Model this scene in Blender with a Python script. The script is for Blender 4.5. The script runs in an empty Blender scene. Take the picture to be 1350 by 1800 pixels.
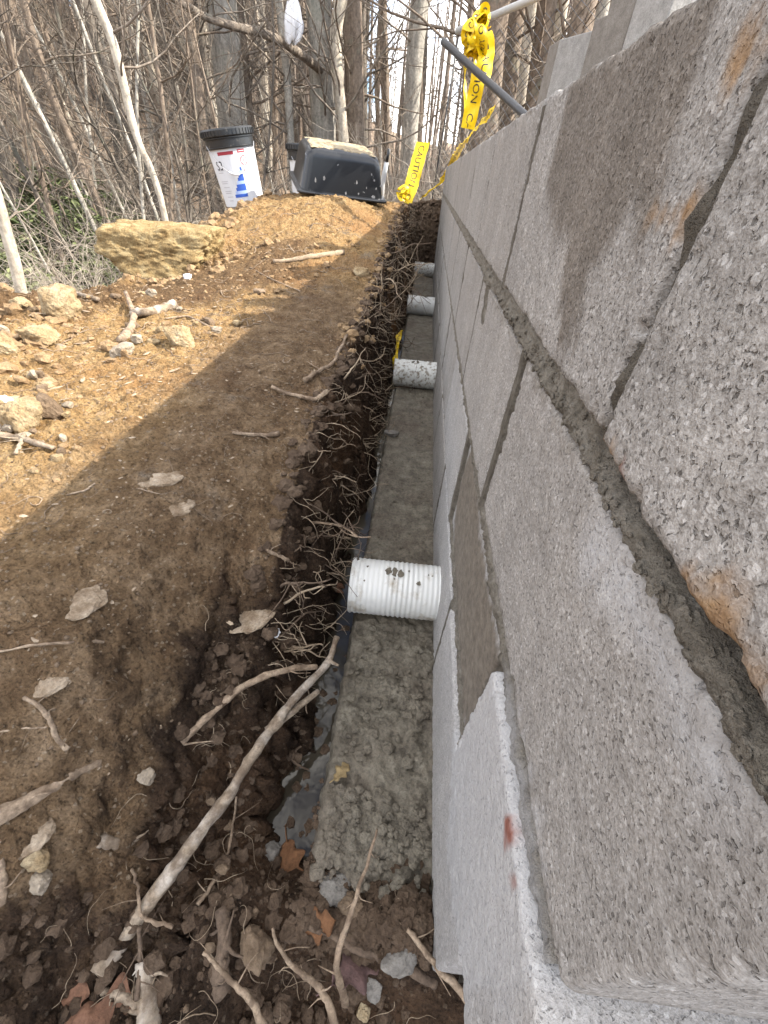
import bpy, math, random
import numpy as np
from mathutils import Vector, Matrix

# ------------------------------------------------------------------ camera, sky, sun, exposure
sc = bpy.context.scene
col = sc.collection
CAM = np.array([-0.1065, 0.0, 0.711])
FPX, CX, CY = 710.76, 675.0, 900.0          # focal length and centre in photograph pixels (1350 x 1800)
def view_basis(vx=761.06, vy=310.5, roll=-0.0729):
    d = np.array([vx-CX, vy-CY, FPX]); d /= np.linalg.norm(d)
    r = np.array([1.0, 0, 0]) - d*d[0]; r /= np.linalg.norm(r)
    u = np.cross(r, d)
    c, s = math.cos(roll), math.sin(roll)
    return c*r+s*u, d, -s*r+c*u
B0, B1, B2 = view_basis()
cam = bpy.data.cameras.new('camera'); cam_o = bpy.data.objects.new('camera', cam); col.objects.link(cam_o)
M = Matrix(((B0[0], -B0[1], -B0[2], CAM[0]), (B1[0], -B1[1], -B1[2], CAM[1]), (B2[0], -B2[1], -B2[2], CAM[2]), (0, 0, 0, 1)))
cam_o.matrix_world = M
cam.sensor_fit = 'VERTICAL'; cam.sensor_height = 36.0; cam.lens = 36.0*FPX/1800.0
cam.clip_start = 0.01; cam.clip_end = 500
sc.camera = cam_o

SUN = Vector((1.0, 0.10, 0.77)).normalized()
w = bpy.data.worlds.new('World'); sc.world = w; w.use_nodes = True
wn, wl = w.node_tree.nodes, w.node_tree.links
bg = wn['Background']
sky = wn.new('ShaderNodeTexSky'); sky.sky_type = 'NISHITA'; sky.sun_disc = False
sky.sun_elevation = math.asin(SUN.z); sky.sun_rotation = math.atan2(SUN.x, SUN.y)
sky.air_density = 0.8; sky.dust_density = 0.2; sky.ozone_density = 3.0
ctc = wn.new('ShaderNodeTexCoord'); cno = wn.new('ShaderNodeTexNoise'); cno.inputs['Scale'].default_value = 5.0
cno.inputs['Detail'].default_value = 6; cno.inputs['Roughness'].default_value = 0.6
crp = wn.new('ShaderNodeValToRGB'); crp.color_ramp.elements[0].position = 0.44; crp.color_ramp.elements[1].position = 0.60
cmx = wn.new('ShaderNodeMix'); cmx.data_type = 'RGBA'; cmx.inputs[7].default_value = (13.5, 13.1, 12.5, 1)
wl.new(ctc.outputs['Generated'], cno.inputs['Vector']); wl.new(cno.outputs['Fac'], crp.inputs['Fac'])
wl.new(crp.outputs['Color'], cmx.inputs[0]); wl.new(sky.outputs['Color'], cmx.inputs[6]); wl.new(cmx.outputs[2], bg.inputs['Color'])
bg.inputs['Strength'].default_value = 0.15
sun = bpy.data.lights.new('sun', 'SUN'); sun.energy = 4.6; sun.angle = math.radians(0.5); sun.color = (1.0, 0.93, 0.82)
sun_o = bpy.data.objects.new('sun', sun); col.objects.link(sun_o)
sun_o.rotation_euler = SUN.to_track_quat('Z', 'Y').to_euler(); sun_o.location = (5, 0, 6)
sc.view_settings.view_transform = 'Standard'; sc.view_settings.look = 'None'
sc.view_settings.gamma = 1.0; sc.view_settings.exposure = 1.56; sc.view_settings.use_curve_mapping = False
sc.render.engine = 'CYCLES'
sc.cycles.max_bounces = 5; sc.cycles.diffuse_bounces = 3; sc.cycles.glossy_bounces = 2; sc.cycles.transmission_bounces = 2

# ------------------------------------------------------------------ helpers
rng = np.random.RandomState(7); random.seed(7)
_p = np.random.RandomState(3).permutation(256); _p = np.concatenate([_p, _p, _p])
_g = np.random.RandomState(5).normal(size=(256, 3)); _g /= np.linalg.norm(_g, axis=1)[:, None]
def perlin(x, y, z=0.0):
    x, y, z = np.broadcast_arrays(np.asarray(x, float), np.asarray(y, float), np.asarray(z, float))
    xi, yi, zi = np.floor(x).astype(int), np.floor(y).astype(int), np.floor(z).astype(int)
    xf, yf, zf = x-xi, y-yi, z-zi
    xi &= 255; yi &= 255; zi &= 255
    f = lambda t: t*t*t*(t*(t*6-15)+10)
    u, v, ww = f(xf), f(yf), f(zf)
    def gd(a, b, c):
        h = _p[_p[_p[xi+a]+yi+b]+zi+c]; g = _g[h]
        return g[..., 0]*(xf-a)+g[..., 1]*(yf-b)+g[..., 2]*(zf-c)
    L = lambda t, a, b: a+t*(b-a)
    return 1.5*L(ww, L(v, L(u, gd(0,0,0), gd(1,0,0)), L(u, gd(0,1,0), gd(1,1,0))), L(v, L(u, gd(0,0,1), gd(1,0,1)), L(u, gd(0,1,1), gd(1,1,1))))
def fbm(x, y, z=0.0, o=4, lac=2.1, gain=0.5):
    s, a = 0.0, 1.0
    for i in range(o):
        s = s + a*perlin(np.asarray(x)*lac**i+17.3*i, np.asarray(y)*lac**i-9.1*i, np.asarray(z)*lac**i+3.7*i); a *= gain
    return s
def sstep(a, b, x):
    t = np.clip((np.asarray(x, float)-a)/(b-a), 0, 1); return t*t*(3-2*t)
def ray_dir(px, py):
    q = np.array([px-CX, py-CY, FPX]); return np.array([q@B0, q@B1, q@B2])
def at_y(px, py, y):                        # the point seen at a photograph pixel on the plane y
    r = ray_dir(px, py); return CAM + r*(y/r[1])
def at_z(px, py, z):
    r = ray_dir(px, py); return CAM + r*((z-CAM[2])/r[2])

class MB:
    def __init__(s): s.v = []; s.f = []; s.n = 0
    def add(s, V, F):
        V = np.asarray(V, float); s.v.append(V); s.f.extend([tuple(int(i)+s.n for i in q) for q in F]); s.n += len(V)
    def tube(s, P, R, k=6, cap=True, rough=0.0, seed=0):
        P = np.asarray(P, float); n = len(P); R = np.broadcast_to(np.asarray(R, float), (n,))
        T = np.gradient(P, axis=0); T /= (np.linalg.norm(T, axis=1)[:, None]+1e-9)
        a = np.array([0, 0, 1.0]) if abs(T[0][2]) < 0.9 else np.array([1.0, 0, 0])
        nn = np.cross(T[0], a); nn /= np.linalg.norm(nn); ang = np.arange(k)*2*math.pi/k
        V = np.zeros((n, k, 3))
        for i in range(n):
            nn = nn - T[i]*(nn@T[i]); nn /= (np.linalg.norm(nn)+1e-9); b = np.cross(T[i], nn)
            V[i] = P[i] + R[i]*(np.cos(ang)[:, None]*nn+np.sin(ang)[:, None]*b)
        if rough:
            d = V-P[:, None]; nz = fbm(V[..., 0]/rough[1]+seed, V[..., 1]/rough[1], V[..., 2]/rough[1], 3)
            V = P[:, None]+d*(1+rough[0]*nz[..., None])
        F = []
        for i in range(n-1):
            for j in range(k):
                j2 = (j+1) % k; F.append((i*k+j, i*k+j2, (i+1)*k+j2, (i+1)*k+j))
        if cap: F.append(tuple(range(k))[::-1]); F.append(tuple((n-1)*k+j for j in range(k)))
        s.add(V.reshape(-1, 3), F)
    def box(s, lo, hi):
        x0, y0, z0 = lo; x1, y1, z1 = hi
        s.add([(x0,y0,z0),(x1,y0,z0),(x1,y1,z0),(x0,y1,z0),(x0,y0,z1),(x1,y0,z1),(x1,y1,z1),(x0,y1,z1)],
              [(0,3,2,1),(4,5,6,7),(0,1,5,4),(1,2,6,5),(2,3,7,6),(3,0,4,7)])
    def build(s, name, mat, parent=None, smooth=False):
        V = np.concatenate(s.v) if s.v else np.zeros((0, 3))
        return mesh_obj(name, V, s.f, mat, parent, smooth)
def mesh_obj(name, V, F, mat, parent=None, smooth=False):
    me = bpy.data.meshes.new(name)
    if isinstance(F, np.ndarray):
        k = F.shape[1]; me.vertices.add(len(V)); me.vertices.foreach_set('co', np.asarray(V, np.float32).ravel())
        me.loops.add(F.size); me.loops.foreach_set('vertex_index', F.astype(np.int32).ravel())
        me.polygons.add(len(F)); me.polygons.foreach_set('loop_start', np.arange(0, F.size, k, dtype=np.int32))
        me.polygons.foreach_set('loop_total', np.full(len(F), k, np.int32)); me.update(calc_edges=True)
    else:
        me.from_pydata([tuple(v) for v in np.asarray(V, float).tolist()], [], F)
    if smooth: me.polygons.foreach_set('use_smooth', np.ones(len(me.polygons), bool))
    me.materials.append(mat); me.validate()
    o = bpy.data.objects.new(name, me); col.objects.link(o)
    if parent: o.parent = parent
    return o
def attr(o, name, vals):
    a = o.data.attributes.new(name, 'FLOAT', 'POINT'); v = np.zeros(len(o.data.vertices), np.float32)
    vals = np.asarray(vals, np.float32).ravel(); v[:len(vals)] = vals; a.data.foreach_set('value', v)
def grid_faces(n, m):
    i, j = np.meshgrid(np.arange(n-1), np.arange(m-1), indexing='ij'); a = i*m+j
    return np.stack([a, a+m, a+m+1, a+1], -1).reshape(-1, 4)
def tag(o, label=None, cat=None, group=None, kind=None):
    if label: o['label'] = label
    if cat: o['category'] = cat
    if group: o['group'] = group
    if kind: o['kind'] = kind
    return o
def empty(name, loc=(0, 0, 0)):
    o = bpy.data.objects.new(name, None); o.location = loc; col.objects.link(o); o.empty_display_size = 0.05; return o
def dup(o, loc=None, rot=None, scale=None):
    c = o.copy(); col.objects.link(c)
    for ch in list(o.children):
        k = ch.copy(); col.objects.link(k); k.parent = c
        for g in list(ch.children):
            q = g.copy(); col.objects.link(q); q.parent = k
    if loc is not None: c.location = loc
    if rot is not None: c.rotation_euler = rot
    if scale is not None: c.scale = scale
    return c
def icos(sub):
    t = (1+5**.5)/2
    V = [(-1,t,0),(1,t,0),(-1,-t,0),(1,-t,0),(0,-1,t),(0,1,t),(0,-1,-t),(0,1,-t),(t,0,-1),(t,0,1),(-t,0,-1),(-t,0,1)]
    F = [(0,11,5),(0,5,1),(0,1,7),(0,7,10),(0,10,11),(1,5,9),(5,11,4),(11,10,2),(10,7,6),(7,1,8),(3,9,4),(3,4,2),(3,2,6),(3,6,8),(3,8,9),(4,9,5),(2,4,11),(6,2,10),(8,6,7),(9,8,1)]
    V = [np.array(v)/np.linalg.norm(v) for v in V]
    for _ in range(sub):
        c = {}; F2 = []
        def mid(a, b):
            k = (min(a, b), max(a, b))
            if k not in c: m = V[a]+V[b]; V.append(m/np.linalg.norm(m)); c[k] = len(V)-1
            return c[k]
        for a, b, d in F: x, y, z = mid(a, b), mid(b, d), mid(d, a); F2 += [(a,x,z),(b,y,x),(d,z,y),(x,y,z)]
        F = F2
    return np.array(V), F
ICO = {i: icos(i) for i in range(6)}
def rock_shape(dims, seed, sub=3, planes=None, rough=0.06, nplanes=11):
    r = np.random.RandomState(seed); D, F = ICO[sub]
    if planes == 'round': return D*(1+.20*fbm(D[:, 0]*1.2+seed, D[:, 1]*1.2, D[:, 2]*1.2, 3))[:, None]*np.array(dims), F
    if planes is None:
        N = r.normal(size=(nplanes, 3)); N /= np.linalg.norm(N, axis=1)[:, None]; dd = r.uniform(.72, 1.0, nplanes)
        N = np.concatenate([N, np.eye(3), -np.eye(3)]); dd = np.concatenate([dd, np.full(6, 1.0)])
    else:
        N = np.array([p[0] for p in planes], float); N /= np.linalg.norm(N, axis=1)[:, None]; dd = np.array([p[1] for p in planes])
    q = np.maximum(D@N.T, 1e-3)/dd; p = 14.0
    rad = (np.sum(q**p, axis=1))**(-1/p)
    rad = np.minimum(rad, 2.0)
    rad = rad*(1+rough*.5*fbm(D[:, 0]*8+seed, D[:, 1]*8, D[:, 2]*8, 3)*(sub > 3))*(1+rough*fbm(D[:, 0]*2.3+seed*1.7, D[:, 1]*2.3, D[:, 2]*2.3, 4))
    if sub == 5: rad = rad*(1-.035*np.abs(fbm(D[:, 0]*7+seed, D[:, 1]*5, D[:, 2]*5, 4)))
    return D*rad[:, None]*np.array(dims), F

# ------------------------------------------------------------------ materials
class NT:
    def __init__(s, name, rough=0.9, spec=0.3):
        s.m = bpy.data.materials.new(name); s.m.use_nodes = True; s.nt = s.m.node_tree; s.b = s.nt.nodes['Principled BSDF']
        s.b.inputs['Roughness'].default_value = rough; s.b.inputs['Specular IOR Level'].default_value = spec
        g = s.nt.nodes.new('ShaderNodeNewGeometry'); s.pos = g.outputs['Position']
    def n(s, t, **k):
        x = s.nt.nodes.new(t)
        for a, v in k.items(): setattr(x, a, v)
        return x
    def link(s, a, b): s.nt.links.new(a, b)
    def obj(s):
        t = s.n('ShaderNodeTexCoord'); return t.outputs['Object']
    def scale(s, vec, sx, sy, sz):
        m = s.n('ShaderNodeMapping'); m.inputs['Scale'].default_value = (sx, sy, sz); s.link(vec, m.inputs['Vector']); return m.outputs[0]
    def noise(s, sc_, det=4, rough=0.55, vec=None, dist=0.0):
        t = s.n('ShaderNodeTexNoise'); t.inputs['Scale'].default_value = sc_; t.inputs['Detail'].default_value = det
        t.inputs['Roughness'].default_value = rough; t.inputs['Distortion'].default_value = dist
        s.link(vec if vec is not None else s.pos, t.inputs['Vector']); return t.outputs['Fac']
    def voro(s, sc_, vec=None, feat='F1'):
        t = s.n('ShaderNodeTexVoronoi', feature=feat); t.inputs['Scale'].default_value = sc_
        s.link(vec if vec is not None else s.pos, t.inputs['Vector']); return t.outputs['Distance']
    def voroc(s, sc_, vec=None):
        t = s.n('ShaderNodeTexVoronoi'); t.inputs['Scale'].default_value = sc_
        s.link(vec if vec is not None else s.pos, t.inputs['Vector'])
        x = s.n('ShaderNodeSeparateColor'); s.link(t.outputs['Color'], x.inputs[0]); return x.outputs[0]
    def ramp(s, f, stops):
        r = s.n('ShaderNodeValToRGB'); e = r.color_ramp.elements
        while len(e) < len(stops): e.new(0.5)
        for i, (p, c) in enumerate(stops):
            e[i].position = p; e[i].color = (*c, 1) if isinstance(c, (tuple, list)) else (c, c, c, 1)
        s.link(f, r.inputs['Fac']); return r.outputs['Color']
    def mix(s, f, a, b, mode='MIX'):
        m = s.n('ShaderNodeMix', data_type='RGBA', blend_type=mode)
        for sock, v in ((m.inputs[0], f), (m.inputs[6], a), (m.inputs[7], b)):
            if isinstance(v, (int, float)): sock.default_value = v if sock == m.inputs[0] else (v, v, v, 1)
            elif isinstance(v, tuple): sock.default_value = (*v, 1)
            else: s.link(v, sock)
        return m.outputs[2]
    def math(s, op, a, b=None, clamp=False):
        m = s.n('ShaderNodeMath', operation=op, use_clamp=clamp)
        for sock, v in ((m.inputs[0], a), (m.inputs[1], b)):
            if v is None: continue
            if isinstance(v, (int, float)): sock.default_value = v
            else: s.link(v, sock)
        return m.outputs[0]
    def attr(s, name):
        a = s.n('ShaderNodeAttribute', attribute_name=name); return a.outputs['Fac']
    def rnd(s):
        return s.n('ShaderNodeObjectInfo').outputs['Random']
    def color(s, c):
        if isinstance(c, tuple): s.b.inputs['Base Color'].default_value = (*c, 1)
        else: s.link(c, s.b.inputs['Base Color'])
        return s
    def rough(s, c): s.link(c, s.b.inputs['Roughness']); return s
    def bump(s, h, dist, strength=1.0):
        b = s.n('ShaderNodeBump'); b.inputs['Distance'].default_value = dist; b.inputs['Strength'].default_value = strength
        s.link(h, b.inputs['Height'])
        prev = getattr(s, '_bn', None)
        if prev is not None: s.link(prev, b.inputs['Normal'])
        s._bn = b.outputs['Normal']; s.link(s._bn, s.b.inputs['Normal']); return s

def mat_soil():
    t = NT('soil', 0.95, 0.15)
    big = t.noise(3.0, 5, .6); mid = t.noise(22, 6, .65); fine = t.noise(160, 5, .7)
    brown = t.ramp(mid, [(.28, (.105, .064, .034)), (.5, (.205, .134, .075)), (.72, (.325, .230, .143))])
    ochre = t.ramp(mid, [(.25, (.195, .108, .045)), (.5, (.355, .225, .100)), (.75, (.49, .345, .180))])
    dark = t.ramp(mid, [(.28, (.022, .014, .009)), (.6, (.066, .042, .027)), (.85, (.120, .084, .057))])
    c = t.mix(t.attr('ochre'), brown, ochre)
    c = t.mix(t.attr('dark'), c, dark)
    red = t.ramp(big, [(.5, 0.0), (.68, .55)])
    c = t.mix(red, c, t.mix(t.attr('ochre'), (.13, .072, .038), (.30, .155, .066)))
    grey = t.ramp(t.noise(7, 5, .7), [(.60, 0.0), (.72, .6)])
    c = t.mix(t.math('MULTIPLY', grey, t.math('SUBTRACT', 1.0, t.attr('dark'))), c, (.21, .185, .155))
    fl = t.ramp(t.voroc(300), [(.965, 0.0), (.975, 1.0)])            # pale bits of bark, root and grit trodden in
    c = t.mix(t.math('MULTIPLY', fl, t.math('SUBTRACT', .55, t.math('MULTIPLY', t.attr('dark'), .4))), c, (.40, .32, .23))
    dk = t.ramp(t.math('ADD', t.math('MULTIPLY', fine, .6), t.math('MULTIPLY', t.noise(380, 3, .6), .4)), [(.36, .30), (.46, .88), (.56, 1.08), (.68, 1.45)])
    c = t.mix(1.0, c, dk, 'MULTIPLY')
    c = t.mix(t.attr('damp'), c, t.mix(.74, c, (.095, .056, .033)))
    lit = t.ramp(t.voroc(60), [(0, (.10, .07, .046)), (.5, (.21, .15, .105)), (1, (.36, .27, .19))])
    c = t.mix(t.attr('litter'), c, lit)
    t.color(c)
    t.bump(mid, .036, .9); t.bump(fine, .017, 1.0); t.bump(t.voro(90), .008, .6)
    return t.m
def mat_cmu(name='block_concrete'):
    t = NT(name, 0.95, 0.2)
    g1 = t.noise(430, 2, .5); g2 = t.noise(1100, 2, .5); fine = t.noise(420, 4, .7); big = t.noise(9, 4, .6); gk = t.voroc(560); mid = t.noise(60, 4, .65)
    streak = t.noise(1.0, 4, .6, vec=t.scale(t.pos, 6, 26, 2.2))
    gr = t.math('ADD', t.math('MULTIPLY', g1, .55), t.math('MULTIPLY', g2, .45))
    c = t.ramp(gr, [(.35, (.190, .175, .157)), (.45, (.268, .250, .229)), (.55, (.322, .303, .280)), (.65, (.395, .375, .350))])
    c = t.mix(t.ramp(gk, [(.90, 0.0), (.96, .65)]), c, (.52, .50, .475))            # pale grit
    c = t.mix(t.ramp(gk, [(.03, .6), (.09, 0.0)]), c, (.15, .135, .12))               # dark grit
    hole = t.ramp(t.noise(380, 2, .55, dist=.5), [(.325, 1.0), (.40, 0.0)])
    c = t.mix(t.math('MULTIPLY', hole, .75), c, (.075, .068, .060))                   # open pores
    c = t.mix(1.0, c, t.ramp(mid, [(.3, .82), (.7, 1.10)]), 'MULTIPLY')
    c = t.mix(1.0, c, t.ramp(big, [(.3, .84), (.7, 1.10)]), 'MULTIPLY')
    c = t.mix(1.0, c, t.ramp(streak, [(.3, .90), (.7, 1.08)]), 'MULTIPLY')
    c = t.mix(t.math('MULTIPLY', t.ramp(t.rnd(), [(0, .0), (1, .35)]), 1.0), c, (.24, .215, .19))
    c = t.mix(t.math('MULTIPLY', t.attr('pale'), .5), c, (.45, .45, .455))
    c = t.mix(t.math('MULTIPLY', t.attr('stain'), .80), c, t.mix(1.0, c, (.47, .42, .37), 'MULTIPLY'))
    c = t.mix(t.math('MULTIPLY', t.attr('mud'), .9), c, t.ramp(t.noise(90, 5, .7), [(.3, (.085, .068, .050)), (.7, (.185, .155, .120))]))
    c = t.mix(t.math('MULTIPLY', t.attr('rust'), .85), c, t.ramp(t.noise(150, 4, .7), [(.3, (.16, .085, .035)), (.7, (.36, .22, .10))]))
    c = t.mix(t.math('MULTIPLY', t.attr('red'), .9), c, (.20, .060, .035))
    t.color(c)
    t.bump(gr, .0018, .7); t.bump(hole, -.0009, .8); t.bump(mid, .0035, .6)
    return t.m
def mat_mortar():
    t = NT('mortar', 0.9, 0.25)
    mid = t.noise(45, 6, .7); fine = t.noise(260, 5, .7)
    c = t.ramp(mid, [(.3, (.105, .090, .070)), (.5, (.190, .168, .135)), (.72, (.270, .245, .205))])
    c = t.mix(1.0, c, t.ramp(fine, [(.3, .65), (.55, 1.05)]), 'MULTIPLY')
    c = t.mix(t.math('MULTIPLY', t.attr('ash'), .8), c, (.34, .33, .32))
    c = t.mix(t.attr('hollow'), c, (.085, .072, .056))
    t.color(c); t.bump(mid, .008, .9); t.bump(fine, .005, 1.0)
    return t.m
def mat_footing():
    t = NT('wet_footing_concrete', 0.75, 0.35)
    mid = t.noise(28, 6, .7); fine = t.noise(170, 5, .7); big = t.noise(5, 4, .6)
    c = t.ramp(mid, [(.28, (.066, .055, .040)), (.5, (.148, .128, .096)), (.72, (.235, .210, .162))])
    c = t.mix(t.ramp(big, [(.45, 0.0), (.7, .6)]), c, (.105, .078, .058))
    c = t.mix(1.0, c, t.ramp(fine, [(.3, .5), (.55, 1.05)]), 'MULTIPLY')
    t.color(c); t.bump(mid, .006, .7); t.bump(fine, .004, .9)
    t.rough(t.ramp(big, [(.3, .55), (.7, .9)]))
    return t.m
def mat_wood(name, dark, light, pale=0.0, sc_=1.0, mud=0.0):
    t = NT(name, 0.85, 0.25)
    a = t.noise(30*sc_, 6, .7); f = t.noise(220*sc_, 5, .7)
    c = t.ramp(a, [(.28, dark), (.68, light)])
    c = t.mix(1.0, c, t.ramp(f, [(.3, .6), (.6, 1.1)]), 'MULTIPLY')
    if pale: c = t.mix(t.ramp(t.noise(14*sc_, 4, .6), [(.5, 0.0), (.62, pale)]), c, (.62, .58, .52))
    if mud: c = t.mix(t.ramp(t.noise(38, 5, .7), [(.47, 0.0), (.60, mud)]), c, (.10, .068, .045))
    c = t.mix(t.math('MULTIPLY', t.rnd(), .35), c, t.mix(1.0, c, (.55, .5, .45), 'MULTIPLY'))
    t.color(c); t.bump(a, .004/sc_, .6); t.bump(f, .0015/sc_, .8)
    return t.m
def mat_bark(name, dark, light, z=3.0):
    t = NT(name, 0.95, 0.15)
    a = t.noise(1.0, 6, .7, vec=t.scale(t.pos, 14, 14, z)); f = t.noise(30, 5, .7)
    c = t.ramp(a, [(.3, dark), (.65, light)])
    c = t.mix(1.0, c, t.ramp(f, [(.32, .62), (.6, 1.1)]), 'MULTIPLY')
    c = t.mix(t.math('MULTIPLY', t.rnd(), .4), c, t.mix(1.0, c, (.66, .63, .60), 'MULTIPLY'))
    c = t.mix(t.ramp(t.noise(4.0, 3, .6), [(.58, 0.0), (.7, .35)]), c, (.20, .22, .17))
    t.color(c); t.bump(a, .02, .7)
    return t.m
def mat_rock(name, stops, sc_=14.0, b=.012):
    t = NT(name, 0.92, 0.2)
    a = t.noise(sc_, 6, .7); f = t.noise(sc_*9, 5, .7)
    c = t.mix(1.0, t.ramp(a, stops), t.ramp(f, [(.3, .65), (.6, 1.08)]), 'MULTIPLY')
    t.color(c); t.bump(a, b, .8); t.bump(f, b*.3, .9)
    return t.m
def mat_plain(name, c, rough=.5, spec=.5, dirt=None, dsc=30.0, dlo=.55, dhi=.66):
    t = NT(name, rough, spec)
    v = t.mix(1.0, c, t.ramp(t.noise(6, 4, .6), [(.3, .88), (.7, 1.0)]), 'MULTIPLY')
    if dirt: v = t.mix(t.ramp(t.noise(dsc, 6, .7), [(dlo, 0.0), (dhi, .9)]), v, dirt)
    t.color(v); return t.m
def mat_water():
    t = NT('muddy_water', 0.04, 0.5); t.b.inputs['IOR'].default_value = 1.33
    c = t.ramp(t.noise(8, 4, .6), [(.4, (.030, .025, .018)), (.65, (.060, .052, .038))])
    t.color(c); t.bump(t.noise(22, 3, .5), .002, .35); return t.m

SOIL, CMU, MORTAR, FOOT, WATER = mat_soil(), mat_cmu(), mat_mortar(), mat_footing(), mat_water()
ROOTM = mat_wood('root_bark', (.17, .115, .075), (.40, .31, .22), .0, mud=.75)
ROOTD = mat_wood('dark_root_bark', (.065, .045, .032), (.165, .118, .082), .0)
BONE = mat_wood('bleached_branch', (.17, .125, .085), (.38, .31, .23), .5, mud=.65)
CHIP = mat_wood('wood_chip', (.20, .145, .095), (.44, .35, .25))
BARKG = mat_bark('grey_bark', (.20, .185, .16), (.46, .43, .375))
BARKB = mat_bark('brown_bark', (.105, .080, .060), (.27, .215, .168), 5)
BARKD = mat_bark('dark_bark', (.065, .056, .047), (.18, .155, .13), 4)
BARKP = mat_bark('pale_bark', (.30, .26, .205), (.56, .50, .41), 2)
TWIG = mat_bark('twig_bark', (.135, .108, .085), (.30, .255, .21))
TWIGP = mat_bark('pale_twig_bark', (.22, .185, .15), (.44, .39, .325))
TANROCK = mat_rock('tan_rock', [(.28, (.20, .13, .065)), (.48, (.36, .265, .15)), (.72, (.50, .41, .27))], 24, .02)
PALEROCK = mat_rock('pale_stone', [(.25, (.17, .135, .095)), (.5, (.29, .24, .18)), (.75, (.42, .36, .29))])
GREYROCK = mat_rock('grey_stone', [(.25, (.10, .09, .078)), (.5, (.18, .165, .145)), (.75, (.28, .26, .23))])
DIRTROCK = mat_rock('muddy_stone', [(.25, (.09, .06, .038)), (.5, (.155, .11, .072)), (.75, (.24, .18, .125))])
FLATROCK = mat_rock('soil_smeared_stone', [(.38, (.185, .128, .080)), (.5, (.28, .212, .145)), (.66, (.43, .35, .26))], 34, .010)
CLODB = mat_rock('soil_clod', [(.25, (.05, .033, .022)), (.5, (.095, .064, .042)), (.75, (.15, .108, .075))], 30)
CLODM = mat_rock('brown_crumb', [(.25, (.11, .075, .048)), (.5, (.185, .132, .088)), (.75, (.27, .205, .145))], 30)
CLODO = mat_rock('ochre_clod', [(.25, (.155, .094, .048)), (.5, (.27, .18, .098)), (.75, (.38, .275, .165))], 30)

# ------------------------------------------------------------------ the ground
CP = np.array([
 (-.33,0,-.02),(-.33,.15,.02),(-.34,.3,.09),(-.34,.45,.20),(-.33,.7,.28),(-.33,1.2,.29),(-.33,1.7,.32),(-.34,2.2,.38),(-.35,3.0,.46),(-.36,3.6,.51),(-.36,4.4,.49),
 (-.27,-.15,-.04),(-.30,.08,-.02),(-.39,.08,.05),(-.36,-.06,-.02),
 (-.45,-.15,.02),(-.46,.06,.11),(-.45,.22,.19),(-.45,.45,.26),(-.5,.8,.31),(-.5,1.5,.33),(-.55,2.2,.42),(-.6,3,.565),(-.66,3.35,.59),(-.6,4,.53),
 (-.65,-.15,.10),(-.62,.1,.20),(-.62,.35,.27),(-.62,.8,.31),(-.62,1.5,.335),(-.8,2.2,.42),(-.9,3.0,.55),(-1,3.4,.55),
 (-.9,.1,.23),(-.9,.5,.28),(-1,1.0,.28),(-1.2,.8,.30),(-1.25,1.1,.30),(-1.3,1.4,.29),(-1.1,1.6,.285),(-1.2,2.0,.275),(-1.35,2.05,.27),(-1.2,2.6,.38),(-1.3,3.2,.47),
 (-1.5,2.0,.21),(-1.55,1.5,.27),(-1.7,1.7,.10),(-1.6,1.1,.28),(-1.95,1.2,.0),(-1.6,2.8,.30),(-1.9,3.4,.05),(-1.6,4,.2),(-1,4.6,.32),(-.5,5,.42),(-2.2,2.4,-.2),
 (-3,1,-.5),(-3,3,-.6),(-3,5,-.6),(-1.5,6,-.15),(-3,-1,-.3),(0,6,.40),(1.0,6,.45),(1.0,3,.5),(1,0,.5),(-1.5,-.5,.25),(-.8,-.8,.2),(0,5,.55),(0,-.8,0),(1,-1,.3)])
def rbf_fit():
    P = CP[:, :2]; d = np.linalg.norm(P[:, None]-P[None], axis=2)
    A = d; n = len(P); K = np.zeros((n+3, n+3)); K[:n, :n] = A; K[:n, n] = K[n, :n] = 1
    K[:n, n+1:] = P; K[n+1:, :n] = P.T
    return np.linalg.solve(K, np.concatenate([CP[:, 2], np.zeros(3)]))
RW = rbf_fit()
def bank(x, y):
    n = len(CP); h = RW[n]+RW[n+1]*x+RW[n+2]*y
    for i in range(n): h = h+RW[i]*np.sqrt((x-CP[i, 0])**2+(y-CP[i, 1])**2+1e-4)
    return h
def terrain(x, y):
    d = np.sqrt((x+.5)**2+(y-2)**2)
    az = np.arctan2(x+.1, np.maximum(y, .1))
    left = sstep(.15, -.55, az)
    hill = np.maximum(0, d-9)*(.045+.125*left)
    return np.where(x > .6, .45, -.55)+hill+.15*fbm(x*.25, y*.25, 1.5, 3)
def edge_x(y):
    return -.290+.016*perlin(np.asarray(y)*4.0, 3.3)+.010*perlin(np.asarray(y)*13.0, 8.3)-.05*sstep(.45, .1, y)
def floor_z(y):
    return -.11+.115*sstep(.17, .06, y)-.05*sstep(.05, -.02, y)+.02*perlin(np.asarray(y)*6, 1.1)
def near_loose(x, y):                        # crumbled soil round the near end of the trench
    n = .030*fbm(x*9, y*9, 1.9, 3)
    return np.clip(sstep(-.395, -.365, x+n)*sstep(.46, .34, y+n)+sstep(.035, .005, y+n+.10*(x+.40)), 0, 1)*(x > -1.5)
def masks(x, y):
    ochre = np.clip(sstep(-.50, -.75, x+.06*fbm(x*3, y*3, 2))*sstep(.1, .6, y)+sstep(1.5, 2.3, y+.3*fbm(x*3, y*3, 5)), 0, 1)
    loose = np.clip(near_loose(x, y)+sstep(-1.05, -1.35, x+.2*fbm(x*2, y*2, 9)), 0, 1)*sstep(-2.5, -1.8, x)
    return ochre, loose
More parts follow.
